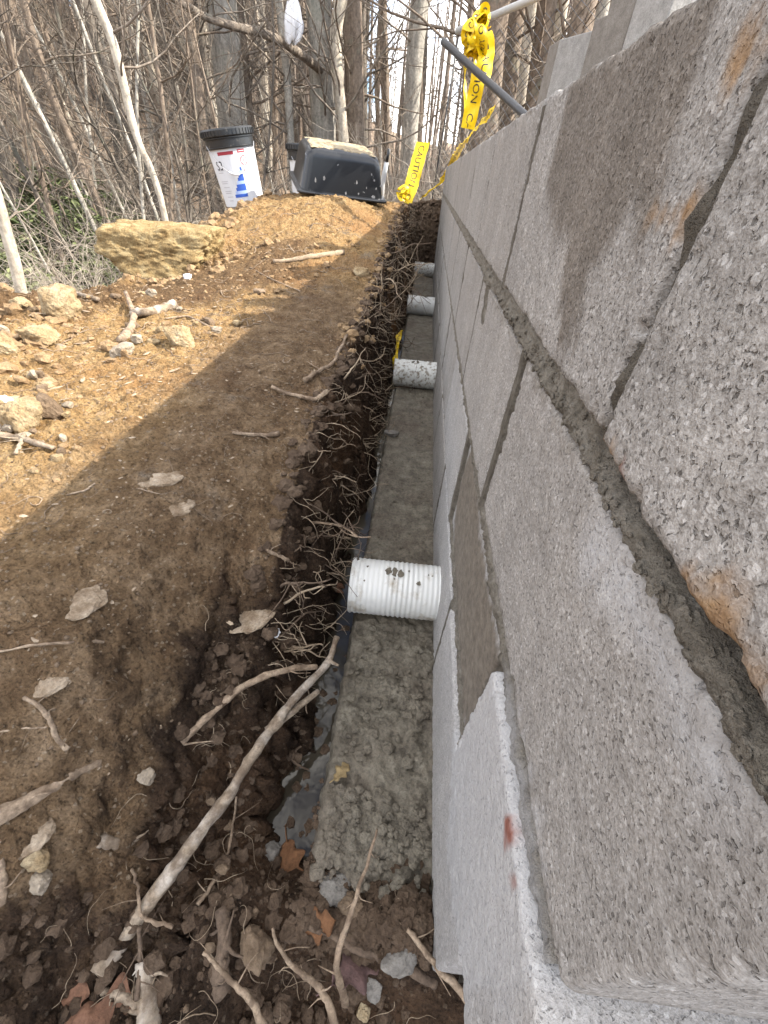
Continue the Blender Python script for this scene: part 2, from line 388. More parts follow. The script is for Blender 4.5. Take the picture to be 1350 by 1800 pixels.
def height(x, y, detail=True):
    x = np.asarray(x, float); y = np.asarray(y, float)
    h = bank(x, y)
    d = np.sqrt((x+.5)**2+(y-2)**2); k = sstep(2.6, 5.5, d); h = h*(1-k)+terrain(x, y)*k
    if detail:
        oc, lo = masks(x, y)
        near = sstep(6, 3, d)
        h = h+near*(.010*fbm(x*7, y*7, 4.4, 4)*(1+1.6*lo)+(.0055+.009*lo+.0045*oc)*fbm(x*34, y*34, 2.2, 4)+.005*oc*np.clip(fbm(x*14, y*14, 7.2, 3), 0, 1)+.0040*(1-np.abs(fbm(x*75, y*75, 7.7, 3)))*(1+1.5*lo))
        h = h+.035*sstep(.2, .5, fbm(x*3.1, y*3.1, 6.1, 3))*sstep(-1.0, -1.2, x)*near
    # plate of trodden soil that breaks off at the front left
    h = h+(.022*(1-near_loose(x, y))-.004)*sstep(.40, .24, y)*sstep(-.9, -.6, x)
    e = edge_x(y)
    wgt = .092+.05*sstep(.45, .1, y)
    s = sstep(0, 1, (x-e)/wgt+(.30*fbm(x*20, y*20, 3.1, 3) if detail else 0)*((x-e) > -.03)*((x-e) < .1))
    inside = sstep(4.75, 4.45, y+(.06*fbm(x*9, 2.0, 1.0, 3) if detail else 0))*(x < .4)
    fz = floor_z(y)+((.006*fbm(x*40, y*40, 5.5, 4)+.045*fbm(x*6, y*6, 8.5, 3)+.03*sstep(-.2, -.27, x)) if detail else 0)
    under = sstep(-.172, -.165, x)*sstep(.095, .13, y+.02*fbm(x*30, y*30, 6, 2))*(x < .21)
    fz = fz*(1-under)-.16*under
    tr = s*inside
    tr = np.where(x > .20, 0, tr)
    h = h*(1-tr)+fz*tr
    nearend = (x > -.02)*(x < .45)*(y < .02)
    h = np.where(nearend, np.minimum(h, -.03), h)
    return h
def graded(knots):
    out = []
    for (a, b, s0, s1) in knots:
        p = a; n = max(2, int(round((b-a)/((s0+s1)/2)))); u = np.linspace(0, 1, n, endpoint=False)
        if abs(s1-s0) < 1e-9: out.append(a+(b-a)*u)
        else:
            q = s1/s0; out.append(a+(b-a)*(q**u-1)/(q-1))
    return np.concatenate(out+[[knots[-1][1]]])
gx = graded([(-90, -6, 6, .35), (-6, -2.2, .35, .025), (-2.2, -.9, .025, .010), (-.9, -.42, .008, .0045), (-.42, -.16, .0036, .0036), (-.16, .25, .012, .03), (.25, 4, .05, .4), (4, 70, .4, 6)])
gy = graded([(-40, -.4, 5, .06), (-.4, -.08, .03, .006), (-.08, .7, .0042, .0052), (.7, 2.0, .0055, .011), (2.0, 4.9, .011, .022), (4.9, 9, .03, .25), (9, 110, .3, 5)])
X, Y = np.meshgrid(gx, gy, indexing='ij')
Z = height(X, Y)
# horizontal roughness on the trench side
steep = np.abs(np.gradient(Z, axis=0)/np.maximum(np.gradient(X, axis=0), 1e-4))
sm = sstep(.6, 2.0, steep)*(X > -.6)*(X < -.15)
XX = X+sm*(.022*fbm(Y*16, Z*16, 3.3, 4)+.012*sstep(.25, .0, Z-.05))
V = np.stack([XX, Y, Z], -1).reshape(-1, 3)
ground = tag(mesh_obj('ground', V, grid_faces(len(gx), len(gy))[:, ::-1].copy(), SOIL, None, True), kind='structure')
# faces must look up
if ground.data.polygons[len(ground.data.polygons)//2].normal.z < 0: ground.data.flip_normals()
oc, lo = masks(X, Y)
dist = np.sqrt((X+.5)**2+(Y-2)**2)
attr(ground, 'ochre', oc)
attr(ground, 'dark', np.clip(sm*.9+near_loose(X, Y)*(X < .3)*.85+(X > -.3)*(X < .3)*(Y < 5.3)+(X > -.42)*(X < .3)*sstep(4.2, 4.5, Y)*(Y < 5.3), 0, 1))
damp = sstep(.30, .0, np.abs((Y-(1.74+.75*(X+1.0)))+.15*fbm(X*5, Y*5, 8.8, 3))-.20)*sstep(-.55, -.7, X)*sstep(-1.9, -1.6, X)
attr(ground, 'damp', np.clip(damp, 0, 1))
attr(ground, 'litter', np.clip(sstep(2.3, 3.3, dist+.5*fbm(X, Y, 2.2, 3)), 0, 1))

def lookup(x, y):                            # the ground mesh's own height, by interpolation
    x = np.asarray(x, float); y = np.asarray(y, float)
    i = np.clip(np.searchsorted(gx, x)-1, 0, len(gx)-2); j = np.clip(np.searchsorted(gy, y)-1, 0, len(gy)-2)
    u = np.clip((x-gx[i])/(gx[i+1]-gx[i]), 0, 1); v = np.clip((y-gy[j])/(gy[j+1]-gy[j]), 0, 1)
    return (Z[i, j]*(1-u)+Z[i+1, j]*u)*(1-v)+(Z[i, j+1]*(1-u)+Z[i+1, j+1]*u)*v
def gz(x, y): return float(lookup(x, y))
def on_ground(px, py, lift=0.0):            # where the sight line through a photograph pixel meets the ground
    r = ray_dir(px, py); r = r/np.linalg.norm(r)
    t = np.concatenate([np.arange(.25, 2.5, .004), np.arange(2.5, 12, .02)])
    P = CAM+t[:, None]*r; g = lookup(P[:, 0], P[:, 1])+lift
    k = np.argmax(P[:, 2] < g)
    return P[k]
def on_many(pts, lift=0.0): return np.array([on_ground(a, b, lift) for a, b in pts])

# water lying in the trench
wx = np.linspace(-.5, -.13, 12); wy = np.linspace(.06, 4.7, 90); WX, WY = np.meshgrid(wx, wy, indexing='ij')
tag(mesh_obj('trench_water', np.stack([WX, WY, np.full_like(WX, -.068)], -1).reshape(-1, 3), grid_faces(12, 90), WATER), kind='structure')

# ------------------------------------------------------------------ footing
fx = np.linspace(-.170, .05, 62); fy = graded([(.035, 1.0, .0034, .004), (1.0, 4.85, .006, .02)])
FX, FY = np.meshgrid(fx, fy, indexing='ij')
lump = sstep(.70, .48, FY)*sstep(.05, .3, FY+.1)
FZ = .0035*fbm(FX*26, FY*26, 1.1, 4)+.0028*fbm(FX*90, FY*90, 6.1, 3)+lump*.008*fbm(FX*32, FY*32, 9.1, 4)
FZ = FZ-.02*sstep(.010, 0, FX+.170+.004*perlin(FY*30, 2.2))-.035*sstep(.14, .035, FY)+.012*sstep(.16, .08, FY)*fbm(FX*24, FY*24, 7, 4)
FZ[0] = -.2; FXX = FX.copy(); FXX[0] -= .004; FXX[:3] += .004*fbm(FY[:3]*40, FX[:3]*10, 3.1, 3)
FZ[:, 0] = -.2
footing = mesh_obj('concrete_footing', np.stack([FXX, FY, FZ], -1).reshape(-1, 3), grid_faces(len(fx), len(fy))[:, ::-1].copy(), FOOT, None, True)
if footing.data.polygons[len(footing.data.polygons)//2].normal.z < 0: footing.data.flip_normals()
tag(footing, 'wet grey poured concrete footing strip along the foot of the block wall', 'footing')

# ------------------------------------------------------------------ block wall
wall = tag(empty('block_wall', (0.1, 0, 0)), 'grey concrete block retaining wall with fat mortar joints beside the trench', 'wall')
def adopt(o, parent):                        # parent while keeping the world place
    o.parent = parent; o.matrix_parent_inverse = Matrix.Translation(-Vector(parent.location)); return o
def block(y0, y1, z0, z1, xf=0.0, res=.01, seed=0, depth=.19, chip=.002, tilt=0.0, jag=None):
    n = max(4, int((y1-y0)/res)); m = max(4, int((z1-z0)/res))
    e = .0035
    U = np.concatenate([[0, e*.35/(y1-y0), e/(y1-y0)], np.linspace(2*e/(y1-y0), 1-2*e/(y1-y0), n), [1-e/(y1-y0), 1-e*.35/(y1-y0), 1]])
    W_ = np.concatenate([[0, e*.35/(z1-z0), e/(z1-z0)], np.linspace(2*e/(z1-z0), 1-2*e/(z1-z0), m), [1-e/(z1-z0), 1-e*.35/(z1-z0), 1]])
    u, v = np.meshgrid(U, W_, indexing='ij')
    zc = z0+(z1-z0)*v; yc = y0+(y1-y0)*u
    za = z0+chip*fbm(yc*28+seed, seed*1.3, 0, 4); zb = z1+chip*fbm(yc*28+seed+50, seed*2.3, 0, 4)
    ya = y0+chip*fbm(zc*28+seed+90, seed*1.9, 0, 4); yb = y1+chip*fbm(zc*28+seed+30, seed*.7, 0, 4)
    if jag is not None: yb = yb+jag(zc)
    zz = za+(zb-za)*v; yy = ya+(yb-ya)*u
    dmin = np.minimum(np.minimum(yy-ya, yb-yy), np.minimum(zz-za, zb-zz))
    r = .005 if res < .005 else .003; q = np.clip(1-dmin/r, 0, 1); rec = r*(1-np.sqrt(np.clip(1-q*q, 0, 1)))
    rel = .0007*fbm(yy*60, zz*60, seed, 3)+.00045*fbm(yy*230, zz*230, seed+3, 3)+.0006*fbm(yy*8, zz*8, seed, 2)
    nib = .006*sstep(.28, .8, fbm(yy*55, zz*55, seed+7, 3))*sstep(.014, 0, dmin)
    xx = xf+rec+rel+nib+tilt*(zc-z0)
    nn, mm = u.shape; V = np.stack([xx, yy, zz], -1).reshape(-1, 3); F = [tuple(q) for q in grid_faces(nn, mm).tolist()]
    per = [i*mm for i in range(nn)]+[(nn-1)*mm+j for j in range(1, mm)]+[i*mm+mm-1 for i in range(nn-2, -1, -1)]+[j for j in range(mm-2, 0, -1)]
    bv = V[per].copy(); bv[:, 0] = xf+depth; k0 = len(V); L = len(per)
    V = np.concatenate([V, bv])
    for i in range(L): j = (i+1) % L; F.append((per[i], k0+i, k0+j, per[j]))
    F.append(tuple(k0+i for i in range(L))[::-1])
    return V, F, yy, zz
COURSE = [(.002, .192), (.204, .390), (.402, .586), (.609, .782)]
def polyd(y, z, pts):                        # signed polygon test with soft edge by noise-free distance
    ins = np.zeros(y.shape, bool); n = len(pts); dm = np.full(y.shape, 9.0)
    for i in range(n):
        (ya, za), (yb, zb) = pts[i], pts[(i+1) % n]
        c = ((za > z) != (zb > z)) & (y < (yb-ya)*(z-za)/(zb-za+1e-12)+ya); ins ^= c
        t = np.clip(((y-ya)*(yb-ya)+(z-za)*(zb-za))/((yb-ya)**2+(zb-za)**2+1e-12), 0, 1)
        dm = np.minimum(dm, np.hypot(y-(ya+t*(yb-ya)), z-(za+t*(zb-za))))
    return np.where(ins, dm, -dm)
def wp(pts): return [tuple((CAM+ray_dir(*p)*(-CAM[0]/ray_dir(*p)[0]))[1:]) for p in pts]   # marks measured on the wall face
STAIN_TOP = wp([(1000,140),(960,330),(985,420),(990,560),(1010,600),(1040,480),(1100,380),(1130,430),(1150,360),(1190,260),(1235,100),(1250,20),(1330,-160),(1150,-60)])
STAIN_THIN = wp([(1000,520),(980,600),(985,640),(1000,600)])
MUDBLK = wp([(822,780),(795,880),(786,1000),(786,1100),(800,1280),(845,1230),(868,1160),(850,1040),(835,940),(832,860)])
RUSTS = [wp([(1046,755),(1040,780),(1085,830),(1100,860),(1078,790),(1062,740)]), wp([(1215,1030),(1205,1045),(1350,1270),(1350,1160),(1300,1060),(1250,1040)]),
         wp([(1150,380),(1170,400),(1230,370),(1210,355)]), wp([(1270,130),(1300,60),(1330,30),(1320,90),(1280,170)])]
REDS = [wp([(900,1430),(902,1490),(916,1480),(912,1440)]), wp([(912,1548),(916,1570),(926,1560),(922,1545)]), wp([(1105,820),(1098,845),(1104,848)])]
PALES = [wp([(950,1700),(940,1500),(900,1250),(880,1160),(800,1290),(790,1500),(820,1770)]), wp([(1060,880),(1010,960),(1090,1100),(1250,1400),(1300,1400),(1150,1080)])]
for ci, (z0, z1) in enumerate(COURSE):
    odd = ci in (1, 3)
    ys = [0.012]+[(.21 if odd else .41)+.4*k for k in range(12)]
    ys = [q for q in ys if q < 4.75]+[4.81]
    if ci == 0: ys[0] = .026
    if ci == 1: ys[0] = -.010
    for k in range(len(ys)-1):
        a, b = ys[k]+(.006 if k else 0), ys[k+1]-.006
        near = b < .65
        res = (.0016 if ci == 3 and k < 2 else .0018 if ci == 2 and k == 0 else .0022 if near else .006 if b < 1.1 else .015)
        xf = float(rng.uniform(-.0015, .0015)); jag = None; chip = .0022 if near else .0015
        if ci == 1 and k == 0:
            xf = -.006; jag = lambda z: -.020*sstep(.39, .20, z)*0+.006*fbm(z*60, 2.2, 0, 4)-.012
        if ci == 1 and k == 1: xf = .007; a = .214
        if ci == 2 and k == 0: xf = .003
        if ci == 3 and k == 0: xf = -.004; b = .2000; chip = .0032
        if ci == 3 and k == 1: a = .2150; chip = .0032
        Vb, Fb, yy, zz = block(a, b, z0, z1, xf, res, seed=ci*17.3+k*5.1, chip=chip, jag=jag)
        ob = mesh_obj('block', Vb, Fb, CMU, None, near)
        adopt(ob, wall)
        if near or b < 1.1:
            nz = .010*fbm(yy*22, zz*14, 5.0, 4)+.012*fbm(yy*70, zz*7, 2.0, 4)
            def soft(P, wd, amp=1.0): return sstep(-wd, wd, polyd(yy, zz, P)+nz*amp)
            attr(ob, 'stain', np.clip(soft(STAIN_TOP, .011, 1.0)*(1.0+.25*fbm(yy*16, zz*5, 3, 3))*(ci == 3)+.6*soft(STAIN_THIN, .004, .5)*(ci == 3), 0, 1))
            attr(ob, 'mud', np.clip(soft(MUDBLK, .012, 1.0)*(ci == 1)*(k == 1)+.0, 0, 1) if ci == 1 else np.clip(sstep(z1-.014, z1, zz+nz)*.35*(ci == 2)+sstep(z0+.010, z0, zz+nz)*.3, 0, 1))
            attr(ob, 'rust', np.clip(sum(soft(P, .007, .8)*(.9+.6*fbm(yy*60, zz*60, 1, 3)) for P in RUSTS)*(ci == 3), 0, 1))
            attr(ob, 'red', np.clip(sum(soft(P, .004, .4)*(.9+.6*fbm(yy*90, zz*90, 1, 3)) for P in REDS), 0, 1))
            attr(ob, 'pale', np.clip(sum(soft(P, .02, 1.0) for P in PALES)*(ci < 3)+.5*(ci == 0)+.35*(ci == 1), 0, 1))
for ci, (z0, z1) in enumerate(COURSE):       # unseen return past the near end, added to keep sun off the soil
    xs = [.195]+[(.395 if ci in (1, 3) else .595)+.4*k for k in range(5)]
    for k in range(len(xs)-1):
        m = MB(); m.box((xs[k]+.003, .014, z0), (xs[k+1]-.005, .205, z1)); o = m.build('block', CMU); bv = o.modifiers.new('bevel', 'BEVEL'); bv.width = .003; bv.segments = 2; adopt(o, wall)
m = MB(); m.box((.19, .022, .004), (2.15, .19, .775)); adopt(m.build('added_return_core', MORTAR), wall)
# mortar: one rough bed behind the faces, proud or hollow where the photograph shows it
my = graded([(.020, .40, .0019, .0022), (.40, .75, .0028, .0034), (.75, 4.80, .005, .014)])
mz = np.concatenate([np.linspace(.0, .19, 12, endpoint=False), np.linspace(.19, .206, 7, endpoint=False), np.linspace(.206, .386, 20, endpoint=False), np.linspace(.386, .405, 8, endpoint=False),
                     np.linspace(.405, .578, 20, endpoint=False), np.linspace(.578, .616, 24, endpoint=False), np.linspace(.616, .776, 30)])
MY, MZ = np.meshgrid(my, mz, indexing='ij')
MX = .0050+.0030*fbm(MY*45, MZ*45, 1.0, 4)+.0024*fbm(MY*150, MZ*150, 4.0, 4)
j1 = sstep(.0125, .009, np.abs(MZ-.5995))
low = sstep(.606, .592, MZ)
MX = MX+j1*(-.0050*low*(.6+.9*fbm(MY*22, 2.0, 0, 4))*sstep(.03, .10, MY)+sstep(.225, .17, MY)*(1-low)*.020-.003*sstep(.2, .5, MY))
j2 = sstep(.012, .007, np.abs(MZ-.396)); MX = MX+j2*(-.0035)
v4 = sstep(.014, .008, np.abs(MY-.207))*(MZ > .612); MX = MX+v4*(-.0015+.006*np.clip(fbm(MY*40, MZ*40, 2, 3), -.4, 1))
vj = np.zeros_like(MX)                       # upright joints, filled nearly flush and darker than the faces
for ci, (z0, z1) in enumerate(COURSE):
    for k in range(13): yj = (.21 if ci in (1, 3) else .41)+.4*k; vj = np.maximum(vj, sstep(.012, .008, np.abs(MY-yj))*(MZ > z0-.004)*(MZ < z1+.004))
vj = vj*(MY > .3); MX = MX*(1-vj)+vj*(.0006+.0012*fbm(MY*60, MZ*30, 3, 3))
fill = sstep(.014, .004, np.abs(MY-(.735-.45*(.6-MZ)))-.012*sstep(.50, .59, MZ))*sstep(.50, .54, MZ)*sstep(.606, .60, MZ); MX = MX-fill*.0065
hole = sstep(.03, .012, np.abs(MY-.205))*sstep(.204, .22, MZ)*sstep(.395, .385, MZ); MX = MX+hole*.006*fbm(MY*50, MZ*50, 8, 3)+hole*.004
jm = np.maximum.reduce([sstep(.019, .013, np.abs(MZ-.5985)), sstep(.013, .008, np.abs(MZ-.396)), sstep(.013, .008, np.abs(MZ-.198)), vj, v4, fill, hole, sstep(.02, .013, np.abs(MY-.207))*(MZ > .60)])
MX = MX+.025*(1-jm)                          # nowhere near the block faces away from the joints
mort = mesh_obj('mortar', np.stack([MX, MY, MZ], -1).reshape(-1, 3), grid_faces(len(my), len(mz)), MORTAR, None, True); adopt(mort, wall)
attr(mort, 'ash', sstep(.41, .404, np.abs(MZ-.396)+.40)*sstep(.20, .17, MY))
attr(mort, 'hollow', np.clip(.55*v4+.45*vj+j1*sstep(.235, .17, MY)*(1-low)*.9+.5*hole+.35*sstep(.2, .6, fbm(MY*30, MZ*30, 6, 3)), 0, 1))
crumb = MB()                                 # sandy crumbs clinging in the fat bed joint
for k in range(520):
    y = .03+abs(rng.normal(0, .30)); zc_ = .598+rng.normal(-.003, .0055); s_ = rng.uniform(.0006, .0026); D, F_ = ICO[1]
    if not .586 < zc_ < .609: continue
    i_ = min(np.searchsorted(my, y), len(my)-1); q_ = min(np.searchsorted(mz, zc_), len(mz)-1)
    crumb.add(D*s_*rng.uniform(.6, 1.3, (len(D), 1))*np.array([.7, 1.2, 1])+np.array([MX[i_, q_], y, zc_]), F_)
adopt(crumb.build('mortar_crumb', MORTAR), wall)['kind'] = 'stuff'
# blocks stacked behind the wall top
PLAINB = mat_rock('smooth_block_concrete', [(.25, (.19, .183, .17)), (.5, (.26, .25, .235)), (.75, (.34, .33, .31))], 40, .002)
PLAINSHADE = mat_rock('shaded_block_concrete', [(.25, (.135, .122, .107)), (.5, (.185, .168, .148)), (.75, (.24, .222, .20))], 40, .002)  # darker copy: shade on faces turned from the sky, put into the colour
def same_z(px, py, z): r = ray_dir(px, py); return CAM+r*((z-CAM[2])/r[2])
def block_column(pl, pr_, yl, label, n, hb=.19, PLAINB=PLAINB):
    """a pile of blocks whose topmost front edge runs between two sighted points at one level"""
    PL = at_y(*pl, yl); PR = same_z(*pr_, PL[2]); d = PR-PL; d[2] = 0; L = float(np.linalg.norm(d)); yaw = math.atan2(d[1], d[0])
    for k in range(n):
        z = PL[2]-hb*(k+1)
        t = empty('concrete_block', (PL[0], PL[1], z)); t.rotation_euler = (0, 0, yaw)
        tag(t, label if k == 0 else 'pale block low in the piles behind the wall top, mostly hidden', 'block', 'blocks piled behind the wall')
        h = hb-.003; s = .030; D = .19; m = MB()
        for ya in (0, D-s):
            m = MB(); m.box((0, ya, 0), (L, ya+s, h)); o = m.build('face_shell', PLAINB, t); bv = o.modifiers.new('bevel', 'BEVEL'); bv.width = .003; bv.segments = 2
        for q in (0, L/2-s/2, L-s): m = MB(); m.box((q+.001, s-.001, .001), (q+s-.001, D-s+.001, h-.002)); m.build('web', PLAINB, t)
block_column((966, 79), (985, 67), 2.36, 'narrow brownish block end standing farthest back on the piles behind the wall', 2, PLAINB=PLAINSHADE)
block_column((984, 67), (1045, 50), 2.05, 'smooth pale block topping the lowest step of the piles behind the wall', 2)
block_column((1046, 32), (1086, 15), 1.78, 'smooth dull block one step up beside the lowest pile behind the wall', 2, PLAINB=PLAINSHADE)
block_column((1086, -40), (1137, -62), 1.62, 'smooth brownish block high on the tall pile behind the wall', 3, PLAINB=PLAINSHADE)
block_column((1137, -62), (1215, -95), 1.47, 'smooth pale block on the tall pile nearest the wall top', 3)

# ------------------------------------------------------------------ drain pipes through the wall
PVC = mat_plain('white_pvc', (.60, .60, .575), .38, .5, (.26, .21, .14), 20, .53, .72)
PVCD = mat_plain('muddy_white_pvc', (.58, .58, .55), .42, .5, (.17, .135, .09), 70, .50, .60)
def drain_pipe(y, label, mat, r=.056, notch=False, yaw=0.0, z=.053, seed=1):
    t = tag(empty('drain_pipe', (0, y, 0)), label, 'pipe', 'white drain pipes through the wall'); t.rotation_euler = (0, 0, yaw)
    n, k = 120, 56; xs = np.linspace(.045, -.178, n); a = np.arange(k)*2*math.pi/k; m = MB()
    rr = r+(.0008+.0004*np.sin(xs*61))*np.sin(xs*2*math.pi/.0098)
    P = np.array([[(xs[i], rr[i]*math.sin(q), z+rr[i]*math.cos(q)) for q in a] for i in range(n)])
    P2 = np.array([[(xs[i], (r-.005)*math.sin(q), z+(r-.005)*math.cos(q)) for q in a] for i in range(n)])
    F = []
    for i in range(n-1):
        for j in range(k):
            j2 = (j+1) % k
            am = (a[j]+math.pi/k+math.pi) % (2*math.pi)-math.pi
            if notch and abs(am-.05) < .42*max(0, 1-abs(xs[i]+.062)/.022): continue
            F.append((i*k+j, (i+1)*k+j, (i+1)*k+j2, i*k+j2)); o = n*k; F.append((o+i*k+j, o+i*k+j2, o+(i+1)*k+j2, o+(i+1)*k+j))
    for j in range(k): j2 = (j+1) % k; F.append(((n-1)*k+j, n*k+(n-1)*k+j, n*k+(n-1)*k+j2, (n-1)*k+j2))
    m.add(np.concatenate([P.reshape(-1, 3), P2.reshape(-1, 3)]), F); m.build('tube', mat, t, True)
    g = MB(); rs = np.random.RandomState(seed)
    for q in range(15):
        an = rs.normal(0, .5); x = rs.uniform(-.17, -.01); s_ = abs(rs.normal(.0022, .0014))+.0007
        if q < 4: x = -.085+rs.normal(0, .008); an = -.12+rs.normal(0, .06); s_ = rs.uniform(.004, .007)
        if notch: an += .7
        D, FF = ICO[1]; Vv = D*s_*(1+.8*fbm(D[:, 0]*1.3+q, D[:, 1]*1.3, D[:, 2]*1.3, 2))[:, None]
        g.add(Vv*np.array([1, 1.3, .4])+np.array([x, (r+.0004)*math.sin(an), z+(r+.0004)*math.cos(an)]), FF)
    g.build('mud_crumb', FOOT, t)['kind'] = 'stuff'
    return t
drain_pipe(.545, 'white ribbed drain pipe with two crumbs of mortar on top, beside the brown leaf', PVC, yaw=.02, seed=1)
drain_pipe(1.735, 'white drain pipe splashed with dark mud on top, beside the bit of tape', PVCD, yaw=.02, seed=2)
drain_pipe(2.945, 'white drain pipe with a broken notch in its top', PVC, notch=True, seed=3)
drain_pipe(4.30, 'white drain pipe in the dark closed end of the trench', PVCD, seed=4)

# ------------------------------------------------------------------ rock slab, boulders, stones
def stone(name, loc, dims, mat, label, seed, sub=3, yaw=0.0, tilt=(0, 0), group=None, cat='stone', sink=.3, rough=.06, planes=None, nplanes=11):
    Vv, F = rock_shape(dims, seed, sub, planes, rough, nplanes)
    o = mesh_obj(name, Vv, F, mat, None, sub >= 4); o.location = (loc[0], loc[1], loc[2]+dims[2]*(1-2*sink) if False else loc[2]+dims[2]*(1-sink))
    o.rotation_euler = (tilt[0], tilt[1], yaw); return tag(o, label, cat, group)
slab_pl = [((0, -1, .30), .95), ((0, 1, 0), 1.0), ((.05, 0, 1), .98), ((-.15, -.1, 1), 1.06), ((0, 0, -1), 1), ((-1, -.1, -.55), .93), ((1, -.1, -.18), .98), ((-.6, 0, -1), 1.12), ((.55, 0, -1), 1.16), ((-1, 0, .2), 1.02)]
c = (at_y(200, 472, 2.0)+at_y(340, 488, 2.0))/2
stone('rock_slab', (c[0]+.0, 2.10, c[2]-.015), (.238, .13, .098), mat_rock('rough_tan_rock', [(.28, (.19, .115, .045)), (.5, (.40, .285, .135)), (.72, (.58, .46, .26))], 20, .045), 'big tan rock slab standing on edge with an overhanging rough face', 11, 5, yaw=.10, planes=slab_pl, rough=.085, cat='rock', sink=.05, tilt=(.05, -.03))
def px_stone(px, py, wpx, hpx, mat, label, seed, flat=.5, sub=3, name='stone', sink=.55, group=None, cat='stone'):
    P = on_ground(px, py+(hpx*.38 if flat >= .3 else 0)); depth = float((P-CAM)@np.array([B0[2], B1[2], B2[2]])); s_ = depth/FPX
    a = wpx*s_/2; b = hpx*s_/2
    if flat < .3: d = (a*1.1, b*1.1, max(a, b)*flat*1.6)
    else: d = (a, max(a, b)*.8, b)
    return stone(name, P, d, mat, label, seed, sub, yaw=float(rng.uniform(-.5, .5)), sink=sink, cat=cat, group=group, planes='round' if flat < .3 else None, rough=.13)
px_stone(47, 722, 56, 60, TANROCK, 'angular pale stone standing in the rubble at the clearing edge', 21, sub=4)
px_stone(92, 712, 40, 44, DIRTROCK, 'dark brown wedge of stone leaning by the angular pale stone', 22)
px_stone(78, 588, 58, 36, TANROCK, 'smooth ochre stone half buried in the soil pile', 23, sub=4)
px_stone(12, 602, 44, 46, TANROCK, 'pale ochre stone poking from the soil pile by the smooth one', 24, sub=4)
px_stone(108, 528, 58, 58, TANROCK, 'rounded mud-crusted boulder beside the leaning tree trunk', 25, sub=4, name='boulder', cat='boulder')
px_stone(40, 530, 32, 22, TANROCK, 'small square ochre stone at the foot of the near tree trunk', 26)
px_stone(320, 588, 50, 42, TANROCK, 'rounded ochre stone sunk in the trodden ground near the bleached wood', 27, sub=4)
px_stone(215, 615, 40, 26, PALEROCK, 'pale crumbled stone beside the root stump', 28)
px_stone(130, 1052, 92, 66, FLATROCK, 'flat pale stone trodden into the shaded soil', 29, .10, 4, sink=1.8)
px_stone(285, 832, 84, 62, FLATROCK, 'broad flat stone sunk in soil with a broken side', 30, .12, 4, sink=1.8)
px_stone(312, 888, 52, 44, FLATROCK, 'round flat stone with a pale yellow crust in the shaded soil', 31, .14, 4, sink=1.8)
px_stone(95, 1192, 44, 58, FLATROCK, 'flat oval stone trodden in beside grey mud', 32, .12, 4, sink=1.8)
px_stone(52, 1468, 66, 50, FLATROCK, 'pale stone plate beneath the two small stones', 33, .15, 4, sink=1.6)
px_stone(70, 1500, 44, 30, TANROCK, 'small yellowish stone lying on the soil plate', 34)
px_stone(74, 1536, 36, 40, PALEROCK, 'small brown stone lying just below the yellowish one', 35)
px_stone(258, 1357, 32, 32, PALEROCK, 'small pale stone on the soil between the two long roots', 36)
px_stone(478, 1485, 28, 36, GREYROCK, 'pointed grey stone in the dark soil by the orange leaf', 37, .5)
px_stone(592, 1540, 74, 50, GREYROCK, 'broad grey clump of stone at the end of the footing', 38, .5, 4)
px_stone(617, 1578, 50, 46, DIRTROCK, 'round brown stone behind the upright pale root', 39, .5, 4)
px_stone(640, 1772, 24, 26, TANROCK, 'small round tan pebble in the loose soil', 40)
px_stone(700, 1670, 55, 50, GREYROCK, 'lump of grey mortar against the footing end', 41, .5)
px_stone(655, 1730, 34, 30, GREYROCK, 'small dark grey stone under the purple leaf', 42)
px_stone(450, 1640, 60, 60, DIRTROCK, 'big brown lump of earth and stone in the loose soil', 43, .6, 4)
px_stone(636, 478, 26, 18, TANROCK, 'pale stone stuck in the brow of the bank below the tub', 44, .5)
px_stone(440, 1075, 70, 80, FLATROCK, 'brown stone flush with the brow of the trench', 45, .10, 4, sink=1.6)
px_stone(683, 826, 26, 10, GREYROCK, 'little grey stone lying alone on the wet footing', 46, .5, sink=.4).location.z = .004
for k in range(64):                          # loose stones strewn about
    if k < 30: a, b = rng.uniform(0, 120), rng.uniform(560, 830)
    elif k < 46: a, b = rng.uniform(180, 470), rng.uniform(470, 640)
    else: a, b = rng.uniform(230, 750), rng.uniform(1330, 1790)
    px_stone(a, b, rng.uniform(10, 24), rng.uniform(9, 18), [PALEROCK, DIRTROCK, TANROCK, CLODO][k % 4] if k < 46 else DIRTROCK,
             'small loose stone in the rubble at the clearing edge' if k < 30 else 'small stone on the damp patch below the rock slab' if k < 46 else 'small muddy stone in the loose soil at the trench end',
             60+k, .55, 2, group='loose stones in the rubble' if k < 30 else 'loose stones below the slab' if k < 46 else 'muddy stones in the loose soil')

# clods, grit and chips nobody could count
def scatter(name, n, region, smin, smax, mat, flat=.7, sub=0, stretch=1.0, label=None, cat=None, keep=None, sink=.3):
    m = MB(); D, F = ICO[sub]; k = 0
    P = region(n); H = lookup(P[:, 0], P[:, 1])
    for (x, y), h in zip(P, H):
        if keep is not None and not keep(x, y, h): continue
        s_ = smin*(smax/smin)**(rng.rand()**2.2); a = rng.rand()*6.28; ca, sa = math.cos(a), math.sin(a)
        Vv = D*rng.uniform(.65, 1.25, (len(D), 1))*np.array([s_*stretch, s_, s_*flat])
        Vv = np.stack([Vv[:, 0]*ca-Vv[:, 1]*sa, Vv[:, 0]*sa+Vv[:, 1]*ca, Vv[:, 2]], -1)
        m.add(Vv+np.array([x, y, h+s_*flat*(1-2*sink)*.6]), F); k += 1
    o = m.build(name, mat); tag(o, label, cat, None, 'stuff'); return o
U = lambda a, b, n: rng.uniform(a, b, n)
